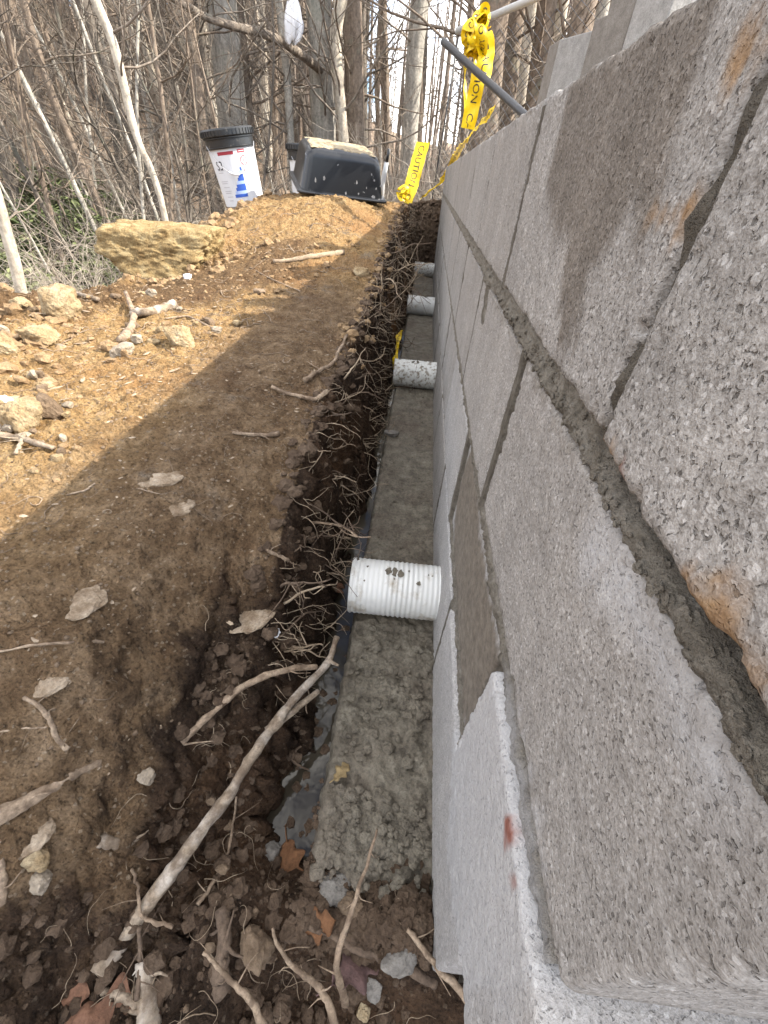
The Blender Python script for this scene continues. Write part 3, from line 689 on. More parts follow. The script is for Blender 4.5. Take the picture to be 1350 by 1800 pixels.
def reg(x0, x1, y0, y1): return lambda n: np.stack([U(x0, x1, n), U(y0, y1, n)], -1)
scatter('loose_soil', 3600, reg(-.62, -.02, -.08, .34), .0012, .012, CLODB, label='dark crumbled soil and clods at the near end of the trench', cat='soil', sub=1, keep=lambda x, y, h: near_loose(x, y) > .5 and not (x > -.17 and y > .13))
scatter('soil_crumbs', 3000, reg(-.9, -.3, .1, 1.6), 0.0008, .0040, CLODM, label='fine brown crumbs over the trodden shaded soil', cat='soil', keep=lambda x, y, h: x < edge_x(y)-.005)
scatter('ochre_clods', 1500, reg(-1.75, -.62, .4, 2.3), .0015, .010, CLODO, label='ochre clods over the sunlit ground', cat='soil', sub=0)
scatter('pile_clods', 420, lambda n: np.stack([rng.normal(-1.22, .13, n), rng.normal(.95, .22, n)], -1), 0.004, .024, CLODO, label='broken ochre clods heaped at the clearing edge', cat='soil', sub=1)
scatter('ridge_clods', 420, lambda n: np.stack([rng.normal(-1.25, .30, n), 2.15+rng.normal(0, .18, n)], -1), 0.004, .026, CLODO, label='broken clods round the foot of the rock slab', cat='soil', sub=1)
scatter('mound_clods', 1000, reg(-1.4, -.33, 1.8, 3.9), .0015, .009, CLODO, label='ochre crumbs over the soil mound', cat='soil', keep=lambda x, y, h: x < edge_x(y))
scatter('crest_clods', 500, lambda n: np.stack([rng.normal(-1.45, .12, n), rng.normal(3.15, .25, n)], -1), .008, .035, CLODO, label='broken clods below the leaning bucket', cat='soil', sub=1)
scatter('bank_clods', 1700, lambda n: (lambda y: np.stack([edge_x(y)+rng.uniform(-.03, .07, n), y], -1))(rng.uniform(.3, 4.4, n)), .003, .018, CLODB, label='crumbling clods along the brow of the trench', cat='soil', sub=1)
scatter('bank_ochre_clods', 600, lambda n: (lambda y: np.stack([edge_x(y)+rng.uniform(-.05, .045, n), y], -1))(rng.uniform(1.1, 4.4, n)), .003, .020, CLODO, label='ochre clods along the far brow of the trench', cat='soil', sub=1)
scatter('wood_chips', 420, reg(-.85, -.32, .08, 1.3), .0007, .0042, CHIP, .25, 0, 2.2, 'pale wood chips and root bits trodden into the soil', 'wood chips', keep=lambda x, y, h: x < edge_x(y)-.01)
scatter('root_chips', 420, reg(-1.5, -.6, .6, 2.2), .002, .006, CHIP, .25, 0, 3.5, 'pale splinters scattered over the sunlit ground', 'wood chips')
def strewn(name, n, xy, zf, smin, smax, mat, label):
    m = MB(); D, F = ICO[1]; P = xy(n)
    for x, y in P:
        s_ = smin*(smax/smin)**(rng.rand()**2); m.add(D*rng.uniform(.65, 1.25, (len(D), 1))*np.array([s_, s_, s_*.7])+np.array([x, y, zf(x, y)+s_*.25]), F)
    return tag(m.build(name, mat), label, 'soil', None, 'stuff')
strewn('soil_on_footing', 1500, lambda n: np.stack([U(-.17, -.004, n), 0.03+np.abs(rng.normal(0, .065, n))], -1), lambda x, y: max(gz(x, y), -.012) if y > .09 else max(gz(x, y), -.03), .0015, .009, CLODB, 'dark crumbs of soil spilled over the near end of the footing')
strewn('trench_end_debris', 420, lambda n: np.stack([U(-.33, .05, n), U(4.4, 5.0, n)], -1), lambda x, y: gz(x, y), .006, .035, CLODB, 'dark clods and debris closing the far end of the trench')
strewn('puddle_debris', 230, lambda n: np.stack([U(-.285, -.172, n), .12+np.abs(rng.normal(0, .35, n))], -1), lambda x, y: max(gz(x, y), -.074), .003, .013, CLODB, 'dark crumbs lying in the shallow trench water')
def foot_lumps(name, n, y0, y1, smin, smax):
    m = MB(); D, F = ICO[2]
    for k in range(n):
        s_ = smin*(smax/smin)**(rng.rand()**1.8); x, y = rng.uniform(-.155, -.008), y0+(y1-y0)*rng.rand()
        Vv = D*np.array([s_, s_*rng.uniform(.7, 1.2), s_*.6])*(1+.38*fbm(D[:, 0]*1.6+k, D[:, 1]*1.6, D[:, 2]*1.6, 3))[:, None]
        m.add(Vv+np.array([x, y, .001]), F)
    return m.build(name, FOOT)
tag(foot_lumps('mortar_lumps', 230, .24, .485, .0025, .014), 'grey lumps of dropped mortar on the footing before the first pipe', 'mortar', None, 'stuff')
tag(foot_lumps('mortar_crumbs', 420, .12, 2.0, .0012, .006), 'small crumbs of mortar strewn along the footing', 'mortar', None, 'stuff')
tag(foot_lumps('mud_lumps', 220, .085, .20, .002, .010), 'clotted grey mud where the footing sinks into soil', 'mud', None, 'stuff')

# ------------------------------------------------------------------ roots and sticks
def smooth_path(P, n):
    P = np.asarray(P, float); t = np.linspace(0, 1, len(P)); u = np.linspace(0, 1, n)
    Q = np.stack([np.interp(u, t, P[:, i]) for i in range(3)], -1)
    for _ in range(max(1, n//len(P)//2)):
        Q[1:-1] = .25*Q[:-2]+.5*Q[1:-1]+.25*Q[2:]
    return Q
def stick(name, pts, r0, r1, mat, label, cat='root', n=28, k=8, wig=.0, seed=0, group=None, knots=(), side=(), ends=0.0):
    """a root or branch through world points, origin at its middle"""
    Q = smooth_path(pts, n); c = Q[len(Q)//2].copy(); s = np.arange(n)
    L = np.linalg.norm(Q[-1]-Q[0]); f = 9.0
    if wig: Q = Q+wig*np.stack([fbm(s*f/n, seed, .3, 3), fbm(s*f/n, seed, 7.3, 3), .6*fbm(s*f/n, seed, 4.3, 3)], -1)
    R = np.linspace(r0, r1, n)*(1+.12*fbm(s*.5, seed+2.2, 0, 2))
    for (u, a) in knots: R = R*(1+a*np.exp(-((s/n-u)/.025)**2))
    root = None; m = MB(); m.tube(Q-c, R, k, rough=(.34, max(r0, .002)*2.2), seed=seed)
    o = m.build(name, mat, None, True); o.location = c; tag(o, label, cat, group)
    side = list(side)
    if cat == 'root' and n >= 24:            # rootlets leaving the bigger roots
        rs = np.random.RandomState(900+seed)
        for q in range(rs.randint(3, 7)):
            i = rs.randint(3, n-2); d = rs.normal(0, 1, 3); d[2] = abs(d[2])*.4; d /= np.linalg.norm(d); ll = rs.uniform(.012, .04); e1 = Q[i]+d*ll*.5+rs.normal(0, .003, 3)
            side.append(([Q[i], e1, e1+d*ll*.5+rs.normal(0, .006, 3)-np.array([0, 0, .006])], R[i]*.32, R[i]*.10))
    for i, (sp, a, b) in enumerate(side):
        Qs = smooth_path(sp, 14); m = MB(); m.tube(Qs-c, np.linspace(a, b, 14), 6, rough=(.2, .01), seed=seed+i); m.build('side_root' if cat == 'root' else 'side_branch', mat, o, True)
    return o
def gpath(pts, lift=.0): return on_many(pts, lift)
# the long pale branch lying from the loose soil across the trench
bp = [at_z(592, 1122, .075), at_z(576, 1168, .080), at_z(522, 1222, .082), at_z(482, 1275, .080), at_z(440, 1335, .072), at_z(400, 1400, .062), at_z(350, 1465, .058), at_z(300, 1532, .05), *on_many([(252, 1598), (208, 1662), (168, 1715)], .004)]
stick('fallen_branch', bp, .0052, .0100, BONE, 'long bleached branch lying over the dark soil and pointing across the trench', 'branch', 60, 12, .0016, 3, knots=[(.28, .28)],
      side=[([at_z(560, 1215, .06), at_z(520, 1245, .066), at_z(470, 1285, .076)], .0045, .007), ([at_z(595, 1170, .085), at_z(575, 1160, .08)], .002, .004)])
stick('root', [at_z(557, 1172, .10), at_z(515, 1175, .115), at_z(470, 1186, .13), *gpath([(420, 1210), (372, 1254)], .006), *gpath([(330, 1292), (300, 1322)], .0)], .0042, .0062, ROOTM, 'thin curved brown root bending over the brow beside the bleached branch', seed=4, n=36, wig=.001)
def ground_root(pts, r0, r1, label, mat=None, seed=0, lift=.003, n=26, wig=.0012, group=None, name='root', cat='root', tips=None, **kw):
    P = gpath(pts, lift)
    if tips: P[0, 2] += tips[0]; P[-1, 2] += tips[1]
    return stick(name, P, r0, r1, mat or ROOTM, label, cat, n, 8, wig, seed, group, **kw)
ground_root([(-20, 1450), (20, 1425), (65, 1398), (125, 1362), (178, 1340)], .0105, .0045, 'thick straight root half sunk in the trodden soil', seed=5, lift=.001)
ground_root([(42, 1226), (70, 1240), (88, 1265), (100, 1300), (121, 1317)], .0022, .0034, 'short kinked root bit lying on the trodden soil', seed=6)
ground_root([(-10, 1288), (40, 1280), (84, 1278)], .0012, .0010, 'hair-thin pale rootlet beside the kinked root bit', seed=7)
ground_root([(-10, 1148), (60, 1133), (120, 1129), (184, 1128)], .0013, .0022, 'thin straight pale twig lying by flat stones', seed=8, name='twig', cat='twig')
ground_root([(166, 1476), (195, 1483), (222, 1484), (240, 1470)], .0075, .0055, 'short pale root stub with peeled white end', BONE, seed=9)
ground_root([(-2, 1515), (5, 1545), (4, 1590)], .004, .0045, 'pale root end hanging over the soil plate', seed=10)
ground_root([(300, 1130), (340, 1140)], .0015, .0015, 'tiny twig bit in the trodden soil', seed=11, name='twig', cat='twig')
up = [at_z(662, 1458, .13), at_z(642, 1530, .10), at_z(622, 1590, .07), at_z(605, 1640, .045), at_z(590, 1700, .02), at_z(602, 1745, -.01), at_z(606, 1765, -.03)]
stick('root', up, .0014, .0050, ROOTM, 'tall pale root rising from loose soil at the footing end', seed=12, n=34, wig=.002)
stick('root', [at_z(478, 1632, .07), at_z(492, 1670, .062), at_z(515, 1700, .05), at_z(555, 1728, .035), at_z(578, 1765, .02), at_z(592, 1815, .0)], .0015, .0044, ROOTM, 'pale arched root beside the tall upright one', seed=13, n=32, wig=.0016)
stick('root', [at_z(357, 1674, .055), at_z(380, 1698, .052), at_z(410, 1728, .042), at_z(440, 1755, .03), at_z(466, 1815, .01)], .0015, .0042, ROOTM, 'pale root with blunt tip rising over white-tipped rubble', seed=14, n=30, wig=.0016)
ground_root([(545, 1628), (590, 1648), (625, 1668), (665, 1678), (700, 1692), (735, 1712), (765, 1728)], .0036, .0062, 'brown root lying across the loose soil toward the wall corner', ROOTD, seed=15, lift=.006, wig=.002)
stick('root', [at_z(716, 1634, .03), at_z(745, 1670, .032), at_z(775, 1708, .026), at_z(812, 1742, .015), at_z(850, 1815, .0)], .0028, .0044, ROOTM, 'straight tan root leaning under the wall corner', seed=16, n=26, wig=.0012)
ground_root([(252, 1690), (256, 1740), (262, 1810)], .0075, .0115, 'stout pale root stump end beside the fallen leaf', BONE, seed=17, lift=.012)
ground_root([(180, 1742), (215, 1752), (248, 1766)], .0036, .005, 'short pale side root by the stout stump end', BONE, seed=18, lift=.006)
ground_root([(388, 1600), (396, 1650), (385, 1700), (392, 1748)], .008, .0095, 'thick dark twisted root in the loose soil', ROOTD, seed=19, lift=.006, wig=.003)
ground_root([(232, 1530), (244, 1560), (246, 1605), (260, 1622), (305, 1630)], .0016, .0022, 'curly pale rootlet crossing the bleached branch', seed=20, lift=.02, wig=.003)
ground_root([(415, 1400), (412, 1440), (400, 1500), (370, 1560), (348, 1590)], .0014, .0026, 'long thin root running down the loose soil', seed=21, lift=.010, wig=.003)
ground_root([(245, 1630), (246, 1690), (240, 1760)], .0024, .0026, 'slim upright brown root by the stump end', ROOTD, seed=22, lift=.018, wig=.001)
ground_root([(480, 1332), (505, 1328), (525, 1333)], .009, .011, 'broken stub of dark root over the water', ROOTD, seed=23, lift=.02)
ground_root([(480, 460), (510, 458), (545, 452), (580, 447), (603, 444)], .008, .012, 'bark-covered stick lying across the shadow edge on the mound', seed=24, lift=.004, name='stick', cat='stick', mat=CHIP)
ground_root([(232, 552), (262, 548), (290, 542), (308, 536)], .012, .016, 'bleached piece of wood lying on the damp patch', BONE, seed=25, lift=.010, name='stick', cat='stick')
ground_root([(226, 530), (236, 552), (232, 575), (212, 600)], .006, .012, 'crooked root stump standing in the clods', ROOTM, seed=26, lift=.010, tips=(.03, 0))
ground_root([(-5, 764), (30, 768), (62, 778), (95, 788)], .006, .0045, 'gnarled root sticking out of the rubble', BONE, seed=27, lift=.014)
ground_root([(28, 798), (35, 780), (42, 765)], .003, .0035, 'short forked root bit in the rubble', BONE, seed=28, lift=.012)
ground_root([(408, 760), (440, 764), (470, 765), (490, 762)], .003, .0055, 'pale root with red tip lying on the shaded soil', seed=29, lift=.004)
ground_root([(478, 680), (505, 692), (535, 698), (556, 703), (575, 688)], .0035, .006, 'pale root curving along the brow above the water', seed=30, lift=.008)
ground_root([(610, 590), (600, 612), (585, 640), (560, 652), (535, 668)], .004, .006, 'long root sweeping over the brow of the bank', seed=31, lift=.010, wig=.004)
ground_root([(130, 515), (160, 522), (175, 528)], .006, .008, 'short pale root end sticking from the ridge by the boulder', BONE, seed=32, lift=.008)
ground_root([(440, 470), (470, 487), (510, 505), (528, 512)], .002, .003, 'thin twig lying on the mound below the stick', seed=33, name='twig', cat='twig')
ground_root([(290, 560), (330, 555), (380, 580)], .0022, .0035, 'pale twig by the sunken ochre stone', seed=34, name='twig', cat='twig')
ground_root([(118, 870), (150, 862), (168, 850)], .0014, .0018, 'tiny twig at the shadow line', seed=35, name='twig', cat='twig')
ground_root([(468, 967), (492, 978), (520, 990)], .003, .004, 'stubby pale root poking over the dark brow', seed=36, lift=.006)

def bank_root(y, z, L, seed, r=None, out=1.0):
    """a cut root end hanging from the trench side"""
    rs = np.random.RandomState(seed); x0 = edge_x(y)+.02+.05*np.clip(1-(z+.05)/.3, 0, 1); n = 12
    d = np.array([rs.uniform(.5, 1.0)*out, rs.normal(0, .55), rs.uniform(-.35, .5)]); d /= np.linalg.norm(d)
    P = [np.array([x0-.03, y, z])]
    for i in range(n-1):
        d = d+rs.normal(0, .28, 3)+np.array([0, 0, -.03]); d /= np.linalg.norm(d); q = P[-1]+d*L/n
        q[0] = min(q[0], -.03); q[2] = max(q[2], .005 if q[0] > -.17 else -.06); P.append(q)
    return np.array(P)
bank_labels = ('thin root end hanging out of the dark side of the trench', 'pale root end sticking out of the far trench side')
for k in range(150):
    far = k >= 90
    y = rng.uniform(.34, 1.35) if not far else rng.uniform(1.35, 4.3)
    top = float(bank(np.array([edge_x(y)]), np.array([y]))[0]); z = rng.uniform(-.02, max(.05, top-.01))
    L = rng.uniform(.06, .20) if not far else rng.uniform(.10, .34)
    P = bank_root(y, z, L, 300+k); r = rng.uniform(.0010, .0030) if not far else rng.uniform(.0018, .0042)
    sd = []
    for q in range(rng.randint(1, 5)):
        b = P[rng.randint(4, 10)]; e = b+rng.normal(0, 1, 3)*np.array([.3, .5, .4])*L*.45; sd.append(([b, (b+e)/2+rng.normal(0, .006, 3), e], r*.6, r*.25))
    stick('root', P, r*1.2, r*.4, (ROOTM, CHIP, CHIP, ROOTD)[k % 4], bank_labels[int(far)], 'root', 18, 5, .002, 40+k, ('root ends in the near trench side', 'root ends in the far trench side')[int(far)], side=sd)
def hair(name, n, gen, r, mat, label):
    m = MB()
    for k in range(n):
        P = gen(k)
        if P is not None: m.tube(P, np.linspace(r*rng.uniform(.6, 1.6), r*.35, len(P)), 3, cap=False)
    return tag(m.build(name, mat, None, True), label, 'rootlets', None, 'stuff')
def h_bank(k):
    y = rng.uniform(.3, 4.3); top = float(bank(np.array([edge_x(y)]), np.array([y]))[0])
    return bank_root(y, rng.uniform(-.04, max(.05, top+.005)), rng.uniform(.03, .11)*(1 if y < 1.3 else 1.7), 2000+k)
hair('bank_rootlets', 1500, h_bank, .0009, CHIP, 'mat of fine rootlets hanging from the trench side')
def h_ground(x0, x1, y0, y1, L0, L1, zj, keep=lambda x, y, h: True):
    def g(k):
        x, y = rng.uniform(x0, x1), rng.uniform(y0, y1); h = gz(x, y)
        if not keep(x, y, h): return None
        a = rng.rand()*6.28; L = rng.uniform(L0, L1); n = 16; P = [np.array([x, y, h+.001])]; cv = rng.normal(0, .22)
        for i in range(n):
            cv = .75*cv+rng.normal(0, .20); a += cv; q = P[-1]+np.array([math.cos(a), math.sin(a), 0])*L/n; P.append(q)
        P = np.array(P); P[:, 2] = lookup(P[:, 0], P[:, 1])+.0012+zj*np.sin(np.linspace(0, 3.14, n+1))*rng.rand()
        return P
    return g
hair('soil_rootlets', 170, h_ground(-.6, -.02, -.09, .34, .02, .07, .02, lambda x, y, h: near_loose(x, y) > .4 and not (x > -.17 and y > .12)), .0006, CHIP, 'fine pale rootlets tangled in the loose soil')
hair('trodden_rootlets', 110, h_ground(-.9, -.33, .2, 1.5, .02, .08, .003), .0007, ROOTM, 'fine rootlets lying on the trodden shaded soil')
hair('mound_rootlets', 170, h_ground(-1.5, -.4, 1.0, 3.6, .05, .20, .006), .0016, ROOTM, 'thin rootlets strewn over the sunlit mound')

# ------------------------------------------------------------------ leaves and litter
def leaf_mat(name, c): return mat_wood(name, tuple(v*.55 for v in c), c, 0, .6)
def oak_leaf(loc, size, yaw, mat, label, tilt=(.2, .1), seed=1, group=None):
    rs = np.random.RandomState(seed); n = 44; out = []
    for i in range(n):                       # lobed outline about the midrib
        u = i/(n-1); wv = math.sin(math.pi*min(1, u*1.02))**.7*(.31+.10*math.sin(u*17+.5)*(1 if u < .93 else 0))
        out.append((u-.5, max(wv, .012)))
    V = []; F = []
    for i, (u, wv) in enumerate(out):
        for j, q in enumerate((-1, -.5, 0, .5, 1)):
            z = .16*abs(q)**1.5*wv+.10*math.sin(u*5+seed)+.05*math.sin(q*4+u*9+seed)
            V.append((u*size, q*wv*size, z*size))
    for i in range(n-1):
        for j in range(4): a = i*5+j; F.append((a, a+1, a+6, a+5))
    o = empty('fallen_leaf', loc); o.rotation_euler = (tilt[0], tilt[1], yaw); tag(o, label, 'leaf', group)
    me = mesh_obj('blade', np.array(V), F, mat, o, True); sd = me.modifiers.new('thick', 'SOLIDIFY'); sd.thickness = .0006
    m = MB(); m.tube([(-.80*size, .03*size, .02*size), (-.6*size, 0, .03*size), (-.45*size, 0, .05*size)], [.0009, .0009, .0008], 5); m.build('stalk', mat, o, True)
    return o
LB, LO, LP = leaf_mat('brown_leaf', (.20, .105, .065)), leaf_mat('orange_leaf', (.235, .115, .055)), leaf_mat('purple_leaf', (.145, .088, .080))
oak_leaf(at_z(582, 1032, -.04), .085, 1.2, LB, 'reddish brown leaf lying by the water beside the first pipe', (.3, .5), 1)
def ground_leaf(px, py, size, yaw, mat, label, seed): return oak_leaf(on_ground(px, py, .008), size, yaw, mat, label, (rng.uniform(-.3, .3), rng.uniform(-.3, .3)), seed)
ground_leaf(512, 1520, .062, -1.1, LO, 'torn orange leaf in the dark soil beside the grey stone', 2)
ground_leaf(628, 1698, .065, .6, LP, 'purple-brown leaf under the brown root', 3)
ground_leaf(205, 1793, .085, .2, LB, 'dry brown lobed leaf beside the stump end', 4)
ground_leaf(122, 1772, .05, 1.4, LB, 'small curled brown leaf near the dry lobed one', 5)
ground_leaf(560, 1625, .045, .3, LO, 'little orange leaf scrap by the brown root', 6)
ground_leaf(600, 1412, .030, .9, leaf_mat('yellow_leaf', (.30, .22, .11)), 'tiny yellow leaf scrap on the footing', 7).location.z = .008
WHITE = mat_plain('white_scrap', (.78, .78, .78), .6, .3)
def scrap(px, py, size, label, seed, lift=.01):
    P = on_ground(px, py, lift); Vv, F = rock_shape((size, size*.7, size*.6), seed, 3, rough=.35, nplanes=7); o = mesh_obj('white_scrap', Vv, F, WHITE, None, True); o.location = P; return tag(o, label, 'scrap')
scrap(482, 1112, .0095, 'torn scrap of white fluff caught on a root at the brow', 81)
scrap(330, 487, .018, 'white scrap in the clods beside the rock slab', 82)
scrap(8, 704, .012, 'white scrap at the edge of the rubble', 83)

# ------------------------------------------------------------------ bucket, tub, tool
BLACKP = mat_plain('black_plastic', (.013, .014, .015), .38, .5, (.20, .18, .15), 22, .60, .72)
TUBM = mat_plain('dirty_black_tub', (.010, .011, .013), .30, .5, (.30, .30, .30), 26, .66, .70)
LABELW = mat_plain('white_label', (.60, .61, .63), .45, .4)
RED, BLUE, INK, LBLUE, GREYT = (mat_plain(n, c, .5, .4) for n, c in (('red_print', (.30, .03, .045)), ('blue_print', (.035, .10, .42)), ('black_ink', (.02, .02, .025)), ('pale_blue_print', (.34, .45, .72)), ('grey_print', (.40, .40, .42))))
METAL = mat_plain('wire', (.45, .45, .46), .35, .6)
def text_mesh(txt, size=1.0):
    cu = bpy.data.curves.new('t', 'FONT'); cu.body = txt; cu.size = size; cu.resolution_u = 3
    o = bpy.data.objects.new('t', cu); col.objects.link(o); dg = bpy.context.evaluated_depsgraph_get()
    me = bpy.data.meshes.new_from_object(o.evaluated_get(dg)); V = np.array([v.co[:] for v in me.vertices]); F = [tuple(p.vertices) for p in me.polygons]
    bpy.data.objects.remove(o); bpy.data.curves.remove(cu); bpy.data.meshes.remove(me); return V, F
def bucket(loc, rot, label, printed=True):
    t = tag(empty('plastic_bucket', loc), label, 'bucket'); t.rotation_euler = rot
    H, Rb, Rt = .365, .128, .148; k = 56
    R = lambda z: Rb+(Rt-Rb)*z/H
    def lathe(prof, name, mat, par=t):
        a = np.arange(k)*2*math.pi/k; V = np.array([[(r*math.cos(q), r*math.sin(q), z) for q in a] for r, z in prof]); m = MB(); n = len(prof); F = []
        for i in range(n-1):
            for j in range(k): j2 = (j+1) % k; F.append((i*k+j, i*k+j2, (i+1)*k+j2, (i+1)*k+j))
        F.append(tuple(range(k))[::-1]); F.append(tuple((n-1)*k+j for j in range(k)))
        m.add(V.reshape(-1, 3), F); return m.build(name, mat, par, False)
    lathe([(Rb-.006, 0), (Rb, .004), (R(.29), .29), (R(.29), .2905)], 'body', LABELW).data.polygons.foreach_set('use_smooth', [True]*0 or [False]*(k*3+2))
    lathe([(R(.29)+.001, .2895), (R(.30)+.012, .291), (R(.30)+.013, .297), (R(.31)+.004, .299), (R(.335)+.004, .335), (R(.335)+.012, .337), (R(.34)+.012, .342), (Rt+.004, .345), (Rt+.004, .356)], 'collar', BLACKP)
    lid = lathe([(Rt+.013, .346), (Rt+.015, .350), (Rt+.015, .376), (Rt+.010, .383), (Rt-.004, .385), (Rt-.012, .379), (.03, .379)], 'lid', BLACKP)
    m = MB()
    for j in range(44):
        a = j*2*math.pi/44; c_, s_ = math.cos(a), math.sin(a); r0, r1 = Rt+.0145, Rt+.0185
        m.add([(r*math.cos(a+d), r*math.sin(a+d), z) for z in (.350, .375) for r in (r0, r1) for d in (-.018, .018)], [(0,1,3,2),(4,6,7,5),(2,3,7,6),(0,2,6,4),(1,5,7,3)])
    m.build('lid_rib', BLACKP, lid)
    # print on the side: patches that follow the cone (angle 0 faces -y)
    def patch(name, mat, pts, n=1, off=.0008):
        V = [((R(z)+off)*math.sin(a), -(R(z)+off)*math.cos(a), z) for a, z in pts]; return mesh_obj(name, V, [tuple(range(len(V)))], mat, t)
    def strip(name, mat, a0, a1, z0, z1, off=.0008):
        n = max(2, int(abs(a1-a0)/.06)+1); A = np.linspace(a0, a1, n); V = []; F = []
        for i, a in enumerate(A):
            for z in (z0, z1): V.append(((R(z)+off)*math.sin(a), -(R(z)+off)*math.cos(a), z))
        for i in range(n-1): F.append((2*i, 2*i+2, 2*i+3, 2*i+1))
        return mesh_obj(name, V, F, mat, t)
    if printed:
        strip('red_bar', RED, -.62, .10, .262, .278); strip('red_bar', RED, .28, .62, .266, .282)
        strip('white_lines', LABELW, .32, .58, .2725, .2755, .0012)
        for i in range(9):                  # blue triangular picture
            z0, z1 = .050+i*.0165, .050+(i+1)*.0165; aw = .62*(1-i/9.3)
            strip('blue_picture', BLUE if i % 3 != 1 else LBLUE, .30-aw, .30, z0, z1)
        for i, (a0, a1, z) in enumerate([(-.9, -.55, .19), (-.9, -.6, .178), (-.9, -.5, .135), (-.9, -.55, .125), (-.85, -.5, .105), (-.85, -.45, .085), (-.85, -.5, .075), (-.8, -.45, .055), (-.75, -.5, .035)]): strip('small_print', GREYT, a0, a1, z, z+.0035)
        for i in range(6): strip('small_print', GREYT, .42, .66, .178-i*.011, .181-i*.011)
        for (a0, a1, z0, z1) in ((.40, .72, .108, .110), (.40, .72, .185, .187), (.40, .412, .108, .187), (.708, .72, .108, .187)): strip('print_frame', RED, a0, a1, z0, z1, .001)
        V, F = text_mesh('S3', .062); V = V-V.mean(0); P = [((R(.215+y)+.001)*math.sin(-.70+x/Rt), -(R(.215+y)+.001)*math.cos(-.70+x/Rt), .215+y) for x, y, _ in V]; mesh_obj('print_lettering', P, F, INK, t)
        n = 28; V = []; F = []               # round red warning mark
        for i in range(n):
            a = i*2*math.pi/n
            for r in (.021, .0245): x, z = r*math.cos(a), .228+r*math.sin(a); V.append(((R(z)+.001)*math.sin(.50+x/Rt), -(R(z)+.001)*math.cos(.50+x/Rt), z))
        for i in range(n): j = (i+1) % n; F.append((2*i, 2*i+1, 2*j+1, 2*j))
        mesh_obj('warning_mark', V, F, RED, t)
        for s_ in (-1, 1):
            V = [((R(z)+.0011)*math.sin(.50+x/Rt), -(R(z)+.0011)*math.cos(.50+x/Rt), z) for x, z in ((-.015, .228-s_*.015-.002), (-.015, .228-s_*.015+.002), (.015, .228+s_*.015+.002), (.015, .228+s_*.015-.002))]; mesh_obj('warning_mark', V, [(0, 1, 2, 3)], RED, t)
        patch('label_flap', LBLUE, [(.55, .004), (.95, .004), (.95, .06), (.75, .045)]) if False else None
    m = MB(); a = np.linspace(-1.15, 1.15, 24); droop = np.cos(a/1.15*math.pi/2)     # wire bail hanging down the side
    m.tube([((Rt+.012)*math.sin(q+.1), -(Rt+.012)*math.cos(q+.1), .31-.145*d) for q, d in zip(a, droop)], .0018, 6)
    bail = m.build('bail', METAL, t, True)
    m = MB(); m.tube([((Rt+.0135)*math.sin(q+.1), -(Rt+.0135)*math.cos(q+.1), .31-.145*math.cos(q/1.15*math.pi/2)) for q in np.linspace(-.36, .02, 8)], .0065, 10); m.build('grip', LABELW, bail, True)
    return t
b1 = at_y(422, 357, 3.30)
bucket((b1[0], 3.40, b1[2]-.012), (0.02, -.17, .30), 'white bucket with black lid and printed label leaning on the soil mound')
b2 = at_y(542, 252, 3.95)
bucket((b2[0], 3.95, b2[2]-.392), (0, 0, .4), 'black-lidded bucket standing half hidden behind the upturned tub', True)

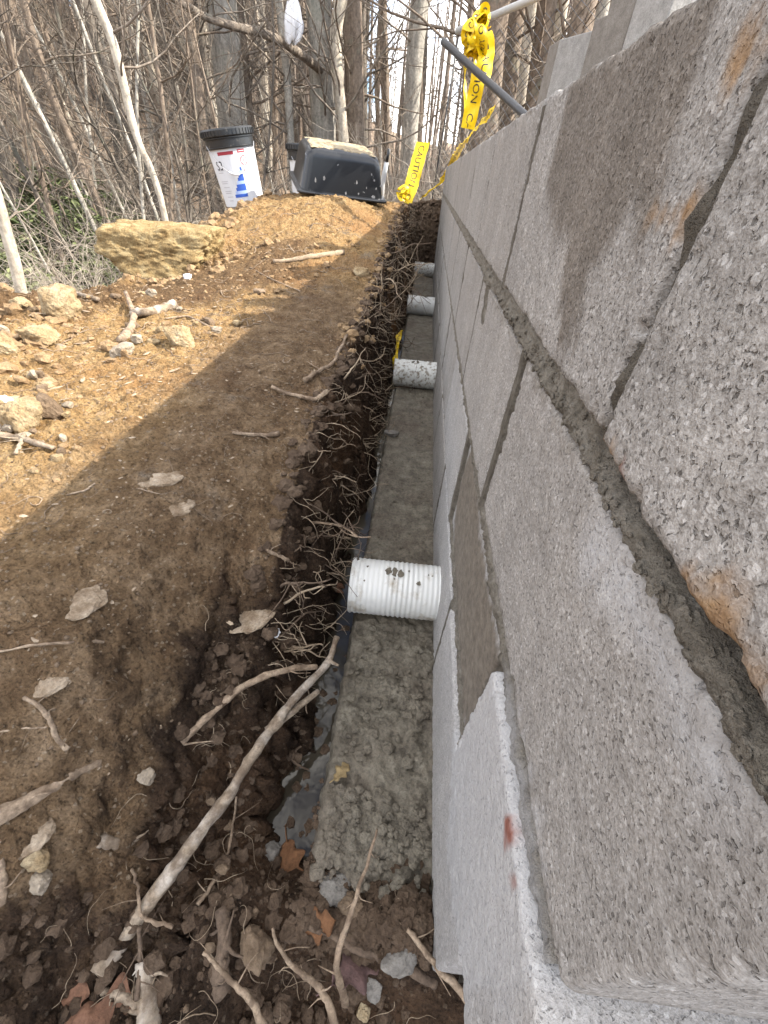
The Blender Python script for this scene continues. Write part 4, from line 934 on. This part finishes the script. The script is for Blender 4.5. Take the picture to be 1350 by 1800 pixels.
def tub():
    NL, NR = at_y(524, 338, 3.02), at_y(681, 358, 3.24); L = NR-NL; ln = float(np.linalg.norm(L)); ux = L/ln
    uy = np.array([-.36, .93, .20]); uy -= ux*(uy@ux); uy /= np.linalg.norm(uy); uz = np.cross(ux, uy)
    t = tag(empty('mixing_tub'), 'black plastic mixing tub turned upside down on the mound, bottom caked with mortar', 'tub')
    t.matrix_world = Matrix(((ux[0], uy[0], uz[0], NL[0]), (ux[1], uy[1], uz[1], NL[1]), (ux[2], uy[2], uz[2], NL[2]), (0, 0, 0, 1)))
    W_, D_, H = ln, .42, .200
    def ring(x0, x1, y0, y1, r, z, n=8):
        P = []
        for (cx_, cy_, a0) in ((x1-r, y0+r, -90), (x1-r, y1-r, 0), (x0+r, y1-r, 90), (x0+r, y0+r, 180)):
            for i in range(n): a = math.radians(a0+90*i/(n-1)); P.append((cx_+r*math.cos(a), cy_+r*math.sin(a), z))
        return P
    def loft(rings, name, mat, caps=(False, True)):
        n = len(rings[0]); V = sum(rings, []); F = []
        for i in range(len(rings)-1):
            for j in range(n): j2 = (j+1) % n; F.append((i*n+j, i*n+j2, (i+1)*n+j2, (i+1)*n+j))
        if caps[0]: F.append(tuple(range(n))[::-1])
        if caps[1]: F.append(tuple((len(rings)-1)*n+j for j in range(n)))
        return mesh_obj(name, V, F, mat, t, True)
    loft([ring(0, W_, 0, D_, .035, -.004), ring(-.004, W_+.004, -.004, D_+.004, .037, .004), ring(0, W_, 0, D_, .035, .010), ring(.022, W_-.022, .022, D_-.022, .035, .013)], 'rim', TUBM, (True, True))
    rs = []
    for i in range(10):
        q = i/9; z = .012+(H-.05)*q; i_ = .022+.030*q; rs.append(ring(i_, W_-i_, i_, D_-i_, .045, z))
    for i in range(1, 8):
        a = i/7*math.pi/2; i_ = .052+.060*(1-math.cos(a)); z = .012+(H-.05)+.046*math.sin(a); rs.append(ring(i_, W_-i_, i_, D_-i_, .05+.02*i/7, z))
    loft(rs, 'basin', TUBM)
    # caked mortar on the bottom
    gx_, gy_ = np.meshgrid(np.linspace(.085, W_-.085, 70), np.linspace(.085, D_-.085, 46), indexing='ij')
    ed = np.minimum(np.minimum(gx_-.085, W_-.085-gx_)*1.0, np.minimum(gy_-.085, D_-.085-gy_))
    gz_ = .012+(H-.05)+.046-.0005+.0022*sstep(0, .03, ed+.020*fbm(gx_*20, gy_*20, 1, 3))-.006*sstep(.02, -.0, ed+.014*fbm(gx_*14, gy_*14, 3, 3))+.0022*fbm(gx_*60, gy_*60, 2, 3)
    mesh_obj('mortar_crust', np.stack([gx_, gy_, gz_], -1).reshape(-1, 3), grid_faces(70, 46), mat_rock('dry_mortar_crust', [(.36, (.10, .085, .06)), (.46, (.26, .205, .13)), (.7, (.40, .335, .23))], 25, .004), t, True)
    m = MB()
    for k in range(10):                      # splashes on the long side
        x = rng.choice([.12, .25, .36, .42])*W_/.5+rng.normal(0, .03); q = abs(rng.normal(.28, .18)); z = .012+(H-.05)*q; i_ = .022+.030*q; s_ = rng.uniform(.002, .007); D, F = ICO[2]
        m.add(D*np.array([s_*rng.uniform(.5, 1.3), .0010, s_*rng.uniform(.8, 2.8)])*(1+.7*fbm(D[:, 0]*2+k, D[:, 1], D[:, 2]*2, 3))[:, None]+np.array([x, i_, z]), F)
    m.build('mortar_splash', mat_plain('grey_splash', (.26, .26, .26), .8, .2), t)['kind'] = 'stuff'
    return t
tub()
# hand tool standing behind the tub
p0, p1 = at_y(672, 325, 3.75), at_y(684, 262, 3.70)
ht = tag(empty('hand_tool', tuple(p0)), 'grey tool handle with black tip standing up behind the tub', 'tool'); d = p1-p0
m = MB(); m.tube([(0, 0, -.15), d*.0, d*.35, d*.65], [.019, .018, .017, .014], 10); m.build('handle', mat_plain('grey_handle', (.45, .46, .46), .5, .4), ht, True)
m = MB(); m.tube([d*.62, d*.8, d*1.0], [.013, .010, .011], 10); m.build('grip_tip', BLACKP, ht, True)

# ------------------------------------------------------------------ caution tape
TAPE = mat_plain('yellow_tape', (.80, .55, .006), .42, .4)
def ribbon(name, pts, width, label, up=None, parent=None, twist=0.0, text=True, wav=.0, seed=0, n=60, tag_it=True, side_vec=None):
    """a strip of printed tape through world points"""
    Q = smooth_path(pts, n); c = Q[0].copy(); T = np.gradient(Q, axis=0); T /= np.linalg.norm(T, axis=1)[:, None]
    s = np.concatenate([[0], np.cumsum(np.linalg.norm(np.diff(Q, axis=0), axis=1))])
    sv = np.array(side_vec if side_vec is not None else (1.0, 0, 0.15)); S_ = sv-T*(T@sv)[:, None]; S_ /= np.linalg.norm(S_, axis=1)[:, None]; N = np.cross(T, S_)
    th = twist*s/s[-1]+.5*fbm(s*6, seed, 0, 2)*(1 if wav else 0)
    S2 = np.cos(th)[:, None]*S_+np.sin(th)[:, None]*N; N2 = np.cross(T, S2)
    w_ = width*(1+.12*fbm(s*9, seed+3, 0, 2))
    cols = np.linspace(-.5, .5, 7)
    def surf(si, q):
        i = np.clip(np.interp(si, s, np.arange(n)), 0, n-1.001); a = int(i); f = i-a
        L = lambda A: A[a]*(1-f)+A[a+1]*f
        return L(Q)+L(S2)*q*(w_[a]*(1-f)+w_[a+1]*f)+L(N2)*(wav*math.sin(q*7+si*60+seed)*.4+wav*math.sin(q*3-si*33)), L(N2)
    V = []; F = []
    for i in range(n):
        for q in cols: V.append(surf(s[i], q)[0]-c)
    for i in range(n-1):
        for j in range(6): a = i*7+j; F.append((a, a+1, a+8, a+7))
    o = mesh_obj(name, np.array(V), F, TAPE, parent, True)
    if parent is None: o.location = c; 
    else: o.location = Vector(c)-parent.location
    if text:
        tv, tf = text_mesh('CAUTION', width*.62); ln = tv[:, 0].max(); step = ln+width*.5; pos = width*.2; h = tv[:, 1].max(); LV = []; LF = []
        dens = np.stack([tv[:, 0], tv[:, 1]], -1)
        while pos < s[-1]-.02:
            LV = []; LF = []; b = 0; ok = []
            for (x, y) in dens:
                si = pos+x; p, nn = surf(min(si, s[-1]-1e-4), (y-h/2)/width); LV.append(p-c+nn*.0012); ok.append(si < s[-1]-.002)
            for f in tf:
                if all(ok[v] for v in f): LF.append(tuple(b+v for v in f)); LF.append(tuple(b+v for v in f)[::-1]) if False else None
            # print on both faces
            b2_ = len(LV); LV.extend([2*((surf(min(pos+x, s[-1]-1e-4), (y-h/2)/width))[0]-c)-LV[b+i] for i, (x, y) in enumerate(dens)])
            for f in tf:
                if all(ok[v] for v in f): LF.append(tuple(b2_+v for v in f))
            if LF: mesh_obj('lettering', np.array(LV), LF, INK, o)
            pos += step
    return o
def P_(px, py, y): return at_y(px, py, y)
# the bundle tied to the fence, with hanging tails
Yb = 3.3
tp = tag(empty('caution_tape', tuple(P_(838, 60, Yb))), 'bunch of yellow caution tape tied high on the slanting rod with tails hanging down', 'tape')
ribbon('tail', [P_(846, 70, Yb), P_(845, 110, Yb), P_(838, 150, Yb-.02), P_(830, 190, Yb), P_(822, 226, Yb+.02)], .082, '', parent=tp, seed=1, wav=.010, side_vec=(1, 0, .2))
ribbon('tail', [P_(850, 60, Yb-.03), P_(856, 95, Yb-.03), P_(850, 125, Yb-.02), P_(846, 138, Yb-.02)], .10, '', parent=tp, seed=2, wav=.012, side_vec=(1, .5, 0))
ribbon('tail', [P_(826, 60, Yb+.02), P_(819, 100, Yb+.03), P_(817, 150, Yb+.03), P_(821, 200, Yb+.02)], .030, '', parent=tp, seed=3, wav=.004, twist=4.0, side_vec=(1, .5, 0))
for k in range(16):                          # crumpled loops
    c0 = np.array(P_(838+rng.normal(0, 5), 52+rng.normal(0, 15), Yb+rng.normal(0, .02))); r_ = rng.uniform(.016, .048); a0 = rng.rand()*6.28; ax = rng.normal(size=3); ax /= np.linalg.norm(ax); e1 = np.cross(ax, (0.3, .2, 1.0)); e1 /= np.linalg.norm(e1); e2 = np.cross(ax, e1)
    ribbon('loop', [c0+r_*(math.cos(a0+q)*e1+1.25*math.sin(a0+q)*e2) for q in np.linspace(0, 4.2, 9)], .062, '', parent=tp, seed=10+k, wav=.013, n=30, side_vec=ax+rng.normal(0, .2, 3))
g_ = ribbon('caution_tape', [P_(744, 250, 4.25), P_(738, 270, 4.2), P_(730, 300, 4.15), P_(722, 330, 4.1), P_(714, 356, 4.05)], .105, '', seed=5, wav=.004, side_vec=(1, 0, .3)); tag(g_, 'broad tail of caution tape hanging down to the brow of the trench', 'tape')
g_ = ribbon('caution_tape', [P_(712, 352, 4.0), P_(704, 345, 3.98), P_(702, 336, 3.98), P_(712, 330, 4.0), P_(718, 338, 4.03), P_(708, 352, 4.0), P_(716, 360, 3.98)], .05, '', seed=6, wav=.008, side_vec=(0.2, .3, 1), n=40); tag(g_, 'crumpled end of caution tape lying on the brow by the tub', 'tape')
g_ = ribbon('caution_tape', [P_(866, 196, 3.2), P_(848, 212, 3.4), P_(828, 235, 3.7), P_(812, 255, 4.0), P_(800, 275, 4.6), P_(790, 300, 5.1), P_(770, 325, 5.1), P_(740, 348, 4.75)], .06, '', seed=7, wav=.004, twist=2.6, side_vec=(.2, .2, 1)); tag(g_, 'twisted length of caution tape trailing behind the wall end to the ground', 'tape')
g_ = ribbon('caution_tape', [at_z(704, 582, .05), at_z(701, 590, .045), at_z(697, 605, .035), at_z(694, 622, .02), at_z(695, 636, .0), at_z(696, 650, -.05)], .028, '', seed=8, wav=.006, side_vec=(1, .2, .2), n=36); tag(g_, 'scrap of caution tape caught in the trench beside the mud-splashed pipe', 'tape')

# ------------------------------------------------------------------ chain-link fence, rod
BLKM = mat_plain('black_coated_metal', (.045, .045, .047), .45, .5, (.12, .10, .08), 30, .6, .7)
GALV = mat_plain('galvanised_pipe', (.62, .62, .60), .4, .6)
FA, FB = np.array([-.02, 5.75]), np.array([1.55, 2.85]); fd = FB-FA; FL = float(np.linalg.norm(fd)); fd /= FL
ftop, fbot = 1.72, .38
fence = tag(empty('chain_link_fence', (FA[0], FA[1], fbot)), 'black chain-link fence panel with pale top rail behind the wall', 'fence')
def fp(s, z): return np.array([fd[0]*s, fd[1]*s, z-fbot])
m = MB(); cell = .058; nw = int(FL/cell)
for i in range(nw+1):
    pts = []; z = fbot+.03; k = 0
    while z < ftop-.01:
        s_ = i*cell+(cell/2 if (k+i) % 2 else -cell/2)+.006*math.sin(i*.3+z*3); q = fp(s_, z); q[0] += .002*(1 if k % 2 else -1); pts.append(q); z += cell*.5*1.15; k += 1
    m.tube(pts, .0031, 3, cap=False)
m.build('mesh', BLKM, fence)['kind'] = 'stuff'
m = MB(); m.tube([fp(-.04, 1.76), fp(FL, 1.80)], .024, 12); m.build('top_rail', GALV, fence, True)
m = MB(); m.tube([fp(.0, ftop), fp(-.06, 1.2), fp(-.16, fbot-.02)], .008, 8); m.build('tension_cable', BLKM, fence, True)
for s_ in (1.95, FL): m = MB(); m.tube([fp(s_, -.1+fbot-.3), fp(s_, 1.80)], .022, 12); m.build('post', BLKM, fence, True)
m = MB(); q0, q1 = P_(779, 73, 3.32), P_(920, 200, 2.75); m.tube([(0, 0, 0), q1-q0, (q1-q0)*1.6], .0165, 12)
rod = m.build('leaning_rod', BLKM, None, True); rod.location = q0; tag(rod, 'black metal rod slanting up from behind the wall to the bunch of tape', 'rod')

# ------------------------------------------------------------------ trees
def branch_tubes(mb, base, d, L, r, depth, rs, up=.15, n=7, kmin=4, spread=.7, kids=4, wob=.16):
    P = [np.array(base, float)]; d = np.array(d, float)/np.linalg.norm(d)
    for i in range(n): d = d+rs.normal(0, wob, 3)+np.array([0, 0, up*.25]); d /= np.linalg.norm(d); P.append(P[-1]+d*L/n)
    P = np.array(P); mb.tube(P, np.linspace(r, r*.3, n+1), kmin if r > .008 else 3, cap=False)
    if depth > 0:
        for c_ in range(kids):
            i = rs.randint(2, n+1); t = P[min(i, n)]-P[i-1]; t /= np.linalg.norm(t); q = t+rs.normal(0, spread, 3); branch_tubes(mb, P[i], q, L*rs.uniform(.35, .65), r*(1-.7*i/n)*.62, depth-1, rs, up, max(4, n-2), kmin, spread, kids, wob)
def tree(path, radii, mat, label, seed, group=None, nb=14, bl=(1.2, 2.6), depth=2, zmin=1.0, name='bare_tree', sides=12, rough=(.07, .15), br=.28, limbs=(), ntr=40, bmax=.020):
    path = np.array(path, float); base = path[0].copy(); Q = smooth_path(path-base, ntr); R = np.interp(np.linspace(0, 1, ntr), np.linspace(0, 1, len(radii)), radii)
    flare = 1+.55*np.exp(-np.linspace(0, 1, ntr)*40); t = tag(empty(name, tuple(base)), label, 'tree', group)
    m = MB(); m.tube(Q, R*flare, sides, rough=rough, seed=seed); m.build('trunk', mat, t, True)
    rs = np.random.RandomState(seed); m = MB()
    for k in range(nb):
        i = rs.randint(int(ntr*.12), ntr)
        if Q[i][2] < zmin: i = min(ntr-1, int(ntr*rs.uniform(.3, 1)))
        a = rs.rand()*6.28; d = (math.cos(a), math.sin(a), rs.uniform(.1, 1.3)); branch_tubes(m, Q[i], d, rs.uniform(*bl), min(R[i]*br, bmax), depth, rs)
    for (pts, r0, r1) in limbs:
        P = smooth_path(np.array(pts)-base, 26); P = P+.03*np.stack([fbm(np.arange(26)*.3, seed, 0, 2), 0*np.arange(26), fbm(np.arange(26)*.3, seed, 5, 2)], -1)*np.linspace(0, 1, 26)[:, None]
        m.tube(P, np.linspace(r0, r1, 26), 8)
        for k in range(9): i = rs.randint(5, 25); branch_tubes(m, P[i], rs.normal(0, 1, 3)+np.array([0, 0, .3]), rs.uniform(.5, 1.2), .010, 1, rs)
    if m.n: m.build('crown', TWIG if mat in (BARKG, BARKP) else mat, t, True)
    return t
def seen_trunk(pix, y, r0, r1, mat, label, seed, top=7.0, y2=None, **kw):
    """a trunk through sighted points (lowest first) at distance y"""
    P = [at_y(a, b, y+(0 if y2 is None else (y2-y)*i/(len(pix)-1))) for i, (a, b) in enumerate(pix)]
    b = P[0].copy(); d = P[0]-P[1]; g = gz(b[0], b[1]); 
    if b[2] > g: b = b+d/abs(d[2]+1e-6)*min(b[2]-g, 1.5)*.6; b[2] = gz(b[0], b[1])-.08
    e = P[-1]+(P[-1]-P[-2])/max((P[-1]-P[-2])[2], .05)*(top-P[-1][2])*.8; e[2] = top
    return tree([b]+P+[(P[-1]+e)/2, e], [r0]+list(np.linspace(r0, r1, len(P)))+[r1*.8, r1*.5], mat, label, seed, **kw)
seen_trunk([(292, 392), (282, 345), (265, 295), (248, 262), (232, 215), (218, 150), (198, 70), (172, 12)], 4.2, .024, .033, BARKP, 'pale curved slim tree leaning over behind the rock slab', 101, 5, nb=6, bl=(.5, 1.2), depth=1, sides=10)
seen_trunk([(188, 392), (158, 320), (120, 240), (85, 150), (60, 70), (40, 0)], 5.2, .038, .032, BARKB, 'dark leaning sapling left of the pale curved tree', 102, 6, nb=8, bl=(.6, 1.4), depth=2, sides=10)
seen_trunk([(42, 532), (28, 470), (12, 410), (-6, 345), (-30, 270)], 2.35, .029, .025, BARKP, 'near mottled trunk slanting up at the clearing edge beside the boulder', 103, 5, nb=3, bl=(.5, .9), depth=1, sides=12)
seen_trunk([(414, 262), (404, 150), (396, 70), (388, 0)], 9.0, .235, .215, BARKG, 'tall grey trunk of the close pair behind the bucket', 104, 12, nb=16, sides=16)
seen_trunk([(432, 262), (424, 150), (414, 60), (406, -20)], 9.3, .170, .160, BARKB, 'reddish brown trunk of the close pair behind the bucket', 105, 12, nb=12, sides=16)
seen_trunk([(366, 250), (360, 130), (352, 60), (347, 0)], 8.6, .060, .050, BARKD, 'thin dark trunk left of the close pair', 106, 9, nb=14)
seen_trunk([(512, 262), (506, 150), (498, 70), (490, 0)], 9.0, .062, .058, BARKG, 'slim grey trunk in front of which the bag hangs', 107, 9, nb=12)
Yt = 9.6
seen_trunk([(571, 275), (568, 180), (564, 90), (560, 0)], Yt, .215, .200, BARKG, 'big smooth grey trunk carrying the long low limb', 108, 12, nb=10, sides=18,
           limbs=[([P_(572, 130, Yt), P_(545, 108, Yt-.5), P_(500, 75, Yt-1.0), P_(460, 58, Yt-1.3), P_(430, 50, Yt-1.6), P_(380, 38, Yt-1.9), P_(330, 12, Yt-2.2), P_(290, -8, Yt-2.4)], .066, .030)])
seen_trunk([(606, 275), (600, 200), (592, 120), (589, 60), (600, 0)], 9.0, .085, .085, BARKP, 'pale sinuous trunk between two thick ones', 109, 10, nb=12, sides=14)
seen_trunk([(626, 285), (624, 180), (621, 90), (618, 0)], 9.4, .155, .150, BARKB, 'straight trunk with broken pale bark right of the sinuous one', 110, 12, nb=10, sides=16)
seen_trunk([(720, 250), (724, 170), (731, 80), (738, 0)], 10.5, .150, .150, BARKG, 'tall pale trunk standing against the blue sky', 111, 12, nb=10, sides=16)
seen_trunk([(640, 285), (638, 200), (636, 110), (634, 0)], 11.5, .10, .09, BARKD, 'dark trunk close behind the one with broken bark', 112, 11, nb=12)
seen_trunk([(272, 345), (240, 262), (205, 180), (172, 90), (148, 10)], 6.6, .065, .055, BARKD, 'dark thick leaning trunk behind the pale curved tree', 113, 8, nb=10)
seen_trunk([(680, 260), (676, 120), (672, 0)], 13, .10, .09, BARKB, 'slim brown trunk left of the sky gap', 114, 11, nb=14)
for k, (a, b, y, r, mt) in enumerate([(872, 850, 7.5, .17, BARKB), (905, 880, 8.5, .16, BARKB), (935, 905, 9.5, .11, BARKP), (962, 930, 8.0, .13, BARKB), (990, 950, 10, .10, BARKP), (1030, 985, 7.0, .14, BARKB), (1060, 1010, 8.0, .10, BARKG), (1090, 1040, 9.0, .12, BARKB), (1130, 1070, 8.4, .12, BARKP)]):
    seen_trunk([(b, 260), ((a+b)/2, 130), (a, 0)], y, r, r*.9, mt, {BARKB: 'brown', BARKP: 'pale', BARKG: 'grey'}[mt]+' trunk seen through the chain-link fence behind the wall', 120+k, 5.5, nb=8, group={BARKB: 'brown', BARKP: 'pale', BARKG: 'grey'}[mt]+' trunks behind the chain-link fence')
# white bag snagged on the limb
bagm = mat_plain('white_plastic_film', (.82, .82, .84), .4, .5); bag = tag(empty('plastic_bag', tuple(P_(514, 0, 8.3))), 'white plastic bag hanging from the long low limb', 'bag')
m = MB(); n, k = 22, 26; V = []; F = []
for i in range(n):
    u = i/(n-1); c_ = P_(512+2*math.sin(u*3)+u*2, -12+u*88, 8.3)-P_(514, 0, 8.3); rr = .22*(u**.55)*(1-.55*max(0, u-.6)/.4)*(1 if u < .97 else .6)*.75+.008
    for j in range(k): a = j*2*math.pi/k; f = 1+.30*math.sin(a*5+u*2)+.12*math.sin(a*9-u*6); V.append(c_+np.array([rr*f*math.cos(a)*.85, rr*f*math.sin(a)*.6, .02*math.sin(a*3)]))
for i in range(n-1):
    for j in range(k): j2 = (j+1) % k; F.append((i*k+j, (i+1)*k+j, (i+1)*k+j2, i*k+j2))
m.add(V, F); m.build('film', bagm, bag, True)
m = MB(); m.tube([np.array([0, 0, .10]), np.array([.03, .0, .25]), P_(505, 66, 8.4)-P_(514, 0, 8.3)+np.array([0, 0, .5])], .006, 5); m.build('handle', bagm, bag, True)

# woods behind: a few kinds, copied
kinds = []
for k in range(6):
    rs = np.random.RandomState(500+k); H = rs.uniform(9, 12); P = [np.zeros(3)]
    for i in range(5): P.append(P[-1]+np.array([rs.normal(0, .22), rs.normal(0, .22), H/5]))
    r = rs.uniform(.055, .12); kinds.append(tree(P, [r, r*.9, r*.8, r*.65, r*.45, r*.2], [BARKG, BARKB, BARKP, BARKD, BARKD, BARKB][k], '', 500+k, nb=34, bl=(.5, 1.8), zmin=.3, sides=7, ntr=22, rough=0, name='bare_tree', bmax=.015))
kl = ['slim grey tree in the woods behind the clearing', 'slim brown tree in the woods behind the clearing', 'slim pale tree in the woods behind the clearing', 'slim dark tree in the woods behind the clearing', 'slim dark tree in the woods behind the clearing', 'slim brown tree in the woods behind the clearing']
kg = ['grey trees in the woods', 'brown trees in the woods', 'pale trees in the woods', 'dark trees in the woods', 'dark trees in the woods', 'brown trees in the woods']
rt = np.random.RandomState(77); used = [0]*6; placed = []
tries = 0
while len(placed) < 135 and tries < 4000:
    tries += 1
    az = rt.uniform(-.80, .42); d = 6.5+20*rt.rand()**.85
    x, y = CAM[0]+d*math.sin(az), d*math.cos(az)
    if any((x-a)**2+(y-b)**2 < .5 for a, b in placed): continue
    if d < 15 and -.37 < az < .05: continue
    if -.13 < az < .03 and rt.rand() < .7: continue
    if az > .08 and rt.rand() < .8: continue
    placed.append((x, y)); k = rt.randint(0, 6); s_ = rt.uniform(.6, 1.25)
    o = kinds[k] if not used[k] else dup(kinds[k]); used[k] = 1
    o.location = (x, y, gz(x, y)-.05); o.rotation_euler = (rt.normal(0, .05), rt.normal(0, .06), rt.rand()*6.28); o.scale = (s_, s_, s_*rt.uniform(.9, 1.2)); sz = 'stout' if s_ > 1.03 else 'thin' if s_ < .8 else 'middling'; tag(o, kl[k].replace('slim', sz), 'tree', sz+' '+kg[k])
# far woods: a mass of stems and twigs
m = MB()
for k in range(1500):
    az = rt.uniform(-.95, .50); d = 24+34*rt.rand(); x, y = CAM[0]+d*math.sin(az), d*math.cos(az)
    if -.14 < az < .06 and rt.rand() < .85: continue
    h = rt.uniform(5, 11); ln = rt.normal(0, .35, 2); z = gz(x, y); r = rt.uniform(.03, .13)
    m.tube([(x, y, z-.2), (x+ln[0]*.5, y+ln[1]*.5, z+h*.5), (x+ln[0], y+ln[1], z+h)], [r, r*.7, r*.3], 4, cap=False)
    for q in range(7):
        u = rt.uniform(.15, 1); b = np.array([x+ln[0]*u, y+ln[1]*u, z+h*u]); e = b+np.array([rt.normal(0, .9), rt.normal(0, .9), rt.uniform(.1, 1.3)]); m.tube([b, (b+e)/2+rt.normal(0, .12, 3), e], [.022, .016, .008], 3, cap=False)
tag(m.build('far_woods', mat_bark('far_bark', (.135, .105, .086), (.27, .225, .19)), None, True), 'far mass of bare grey-brown woodland on the hillside', 'woods', None, 'stuff')

# saplings
sk = []
for k in range(3):
    rs = np.random.RandomState(800+k); H = rs.uniform(3.5, 5); P = [np.zeros(3)]
    for i in range(5): P.append(P[-1]+np.array([rs.normal(0, .13), rs.normal(0, .13), H/5]))
    sk.append(tree(P, [.020, .018, .015, .012, .008, .004], [BARKD, BARKB, BARKG][k], '', 800+k, nb=30, bl=(.3, .9), zmin=.2, sides=5, ntr=16, rough=0, name='sapling', bmax=.007, br=.5))
used = [0]*3; cn = ('dark', 'brown', 'grey')
for i in range(80):
    az = rt.uniform(-.82, .40); d = rt.uniform(9, 20)
    if i < 30: az = rt.uniform(-.80, -.30); d = rt.uniform(4.8, 8)
    if az > .10: az -= .5
    if -.36 < az < -.04 and d < 13: d += 7
    x, y = CAM[0]+d*math.sin(az), d*math.cos(az); k = i % 3; s_ = rt.uniform(.6, 1.3)
    o = sk[k] if not used[k] else dup(sk[k]); used[k] = 1; o.location = (x, y, gz(x, y)-.03); o.rotation_euler = (rt.normal(0, .10), rt.normal(0, .10), rt.rand()*6.28); o.scale = (s_, s_, s_)
    tag(o, cn[k]+' whip-thin bare sapling among the woods', 'sapling', cn[k]+' saplings in the woods')
# bare brush
def brush(seed, n, H, spread, r, mat, arch=.4, kids=3, depth=1):
    rs = np.random.RandomState(seed); t = empty('bare_shrub'); m = MB()
    for k in range(n):
        a = rs.rand()*6.28; l = rs.uniform(.15, spread); d = np.array([math.cos(a)*l, math.sin(a)*l, 1.0]); b = np.array([rs.normal(0, .08), rs.normal(0, .08), -.05])
        branch_tubes(m, b, d, H*rs.uniform(.5, 1.1), r*rs.uniform(.6, 1.3), depth, rs, up=-arch*.5, n=9, kmin=4, spread=.7, kids=kids, wob=.24)
    m.build('stems', mat, t, True); return t
bk = [brush(601, 30, 1.3, .9, .006, TWIG, .25, 6), brush(602, 26, 1.7, .7, .007, TWIGP, .2, 6), brush(603, 34, 1.1, 1.3, .005, TWIG, .35, 6), brush(604, 22, 2.1, .5, .008, TWIGP, .1, 6)]
bl_ = ['tangled bare shrub of grey-brown twigs at the edge of the woods', 'bare shrub of pale upright twigs at the edge of the woods']
used = [0]*4
spots = []
for k in range(60):
    az = rt.uniform(-.80, .40); d = rt.uniform(6.0, 14)
    spots.append((CAM[0]+d*math.sin(az), d*math.cos(az)))
for k in range(30): az = rt.uniform(-.12, .14); d = rt.uniform(5.6, 9.5); spots.append((CAM[0]+d*math.sin(az), d*math.cos(az)))
for i, (x, y) in enumerate(spots):
    k = i % 4; o = bk[k] if not used[k] else dup(bk[k]); used[k] = 1; s_ = rt.uniform(.45, .85) if i < 60 else rt.uniform(.6, 1.0)
    o.location = (x, y, gz(x, y)); o.rotation_euler = (0, 0, rt.rand()*6.28); o.scale = (s_, s_, s_); tag(o, bl_[k % 2], 'shrub', ('tangled shrubs at the woods edge', 'pale shrubs at the woods edge')[k % 2])
# pale twiggy bushes close behind the left rim
for k, (px, py, y, s_) in enumerate([(60, 520, 2.7, .55), (150, 500, 2.9, .5), (-20, 545, 2.3, .5), (110, 460, 3.4, .6), (215, 450, 3.5, .45), (480, 330, 5.0, .55), (520, 335, 5.2, .5), (300, 390, 4.2, .5)]):
    P = at_y(px, py, y); o = dup(bk[1]); o.scale = (s_, s_, s_); o.location = (P[0], P[1], gz(P[0], P[1])); o.rotation_euler = (0, 0, k*1.3)
    tag(o, 'pale twiggy bush growing just below the rim of the clearing', 'shrub', 'pale bushes below the rim')
# evergreen shrubs with long leaves
LEAFG = [mat_wood('evergreen_leaf', (.060, .085, .030), (.17, .20, .085), 0, .3), mat_wood('pale_evergreen_leaf', (.10, .125, .05), (.26, .28, .14), 0, .3)]
def evergreen(seed, n, R, mat):
    rs = np.random.RandomState(seed); t = empty('evergreen_shrub'); m = MB(); st = MB()
    for k in range(n):
        d = rs.normal(size=3); d[2] = abs(d[2])*.8; d /= np.linalg.norm(d); c_ = d*R*rs.uniform(.45, 1.0)*(1+.3*perlin(d[0]*2+seed, d[1]*2, d[2]*2)); c_[2] += R*.35
        if k % 3 == 0: st.tube([(0, 0, -.1), c_*.5+rs.normal(0, .04, 3), c_], [.012, .007, .003], 4, cap=False)
        for q in range(9):
            a = q*.7+rs.rand(); e = np.array([math.cos(a), math.sin(a), rs.uniform(-.55, .35)]); e /= np.linalg.norm(e); L = rs.uniform(.07, .13); sd = np.cross(e, (0, 0, 1.0)); sd /= np.linalg.norm(sd); w_ = L*.16
            m.add([c_, c_+e*L*.5+sd*w_+np.array([0, 0, .006]), c_+e*L+np.array([0, 0, -.012]), c_+e*L*.5-sd*w_+np.array([0, 0, .006])], [(0, 1, 2), (0, 2, 3)])
    m.build('foliage', mat, t); st.build('stems', BARKD, t, True); return t
ek = [evergreen(701, 170, .55, LEAFG[0]), evergreen(702, 150, .5, LEAFG[1])]; used = [0, 0]
for i, (px, py, y, s_) in enumerate([(70, 400, 4.6, .85), (20, 380, 4.4, .8), (130, 410, 5.0, .8), (-20, 430, 3.9, .8), (100, 350, 6.0, 1.0), (160, 420, 4.4, .6), (40, 320, 6.5, 1.1), (0, 330, 5.8, .9), (180, 380, 6.2, .8), (60, 470, 3.6, .5)]):
    P = at_y(px, py, y); k = i % 2; o = ek[k] if not used[k] else dup(ek[k]); used[k] = 1
    g = gz(P[0], P[1]); o.location = (P[0], P[1], max(g, min(P[2]-.45*s_, g+.02))); s_ *= 1.45; o.scale = (s_, s_, s_); o.rotation_euler = (0, 0, i*1.9)
    tag(o, ('dark green long-leaved evergreen shrub below the left rim', 'lighter green evergreen shrub below the left rim')[k], 'shrub', ('dark evergreen shrubs below the rim', 'lighter evergreen shrubs below the rim')[k])
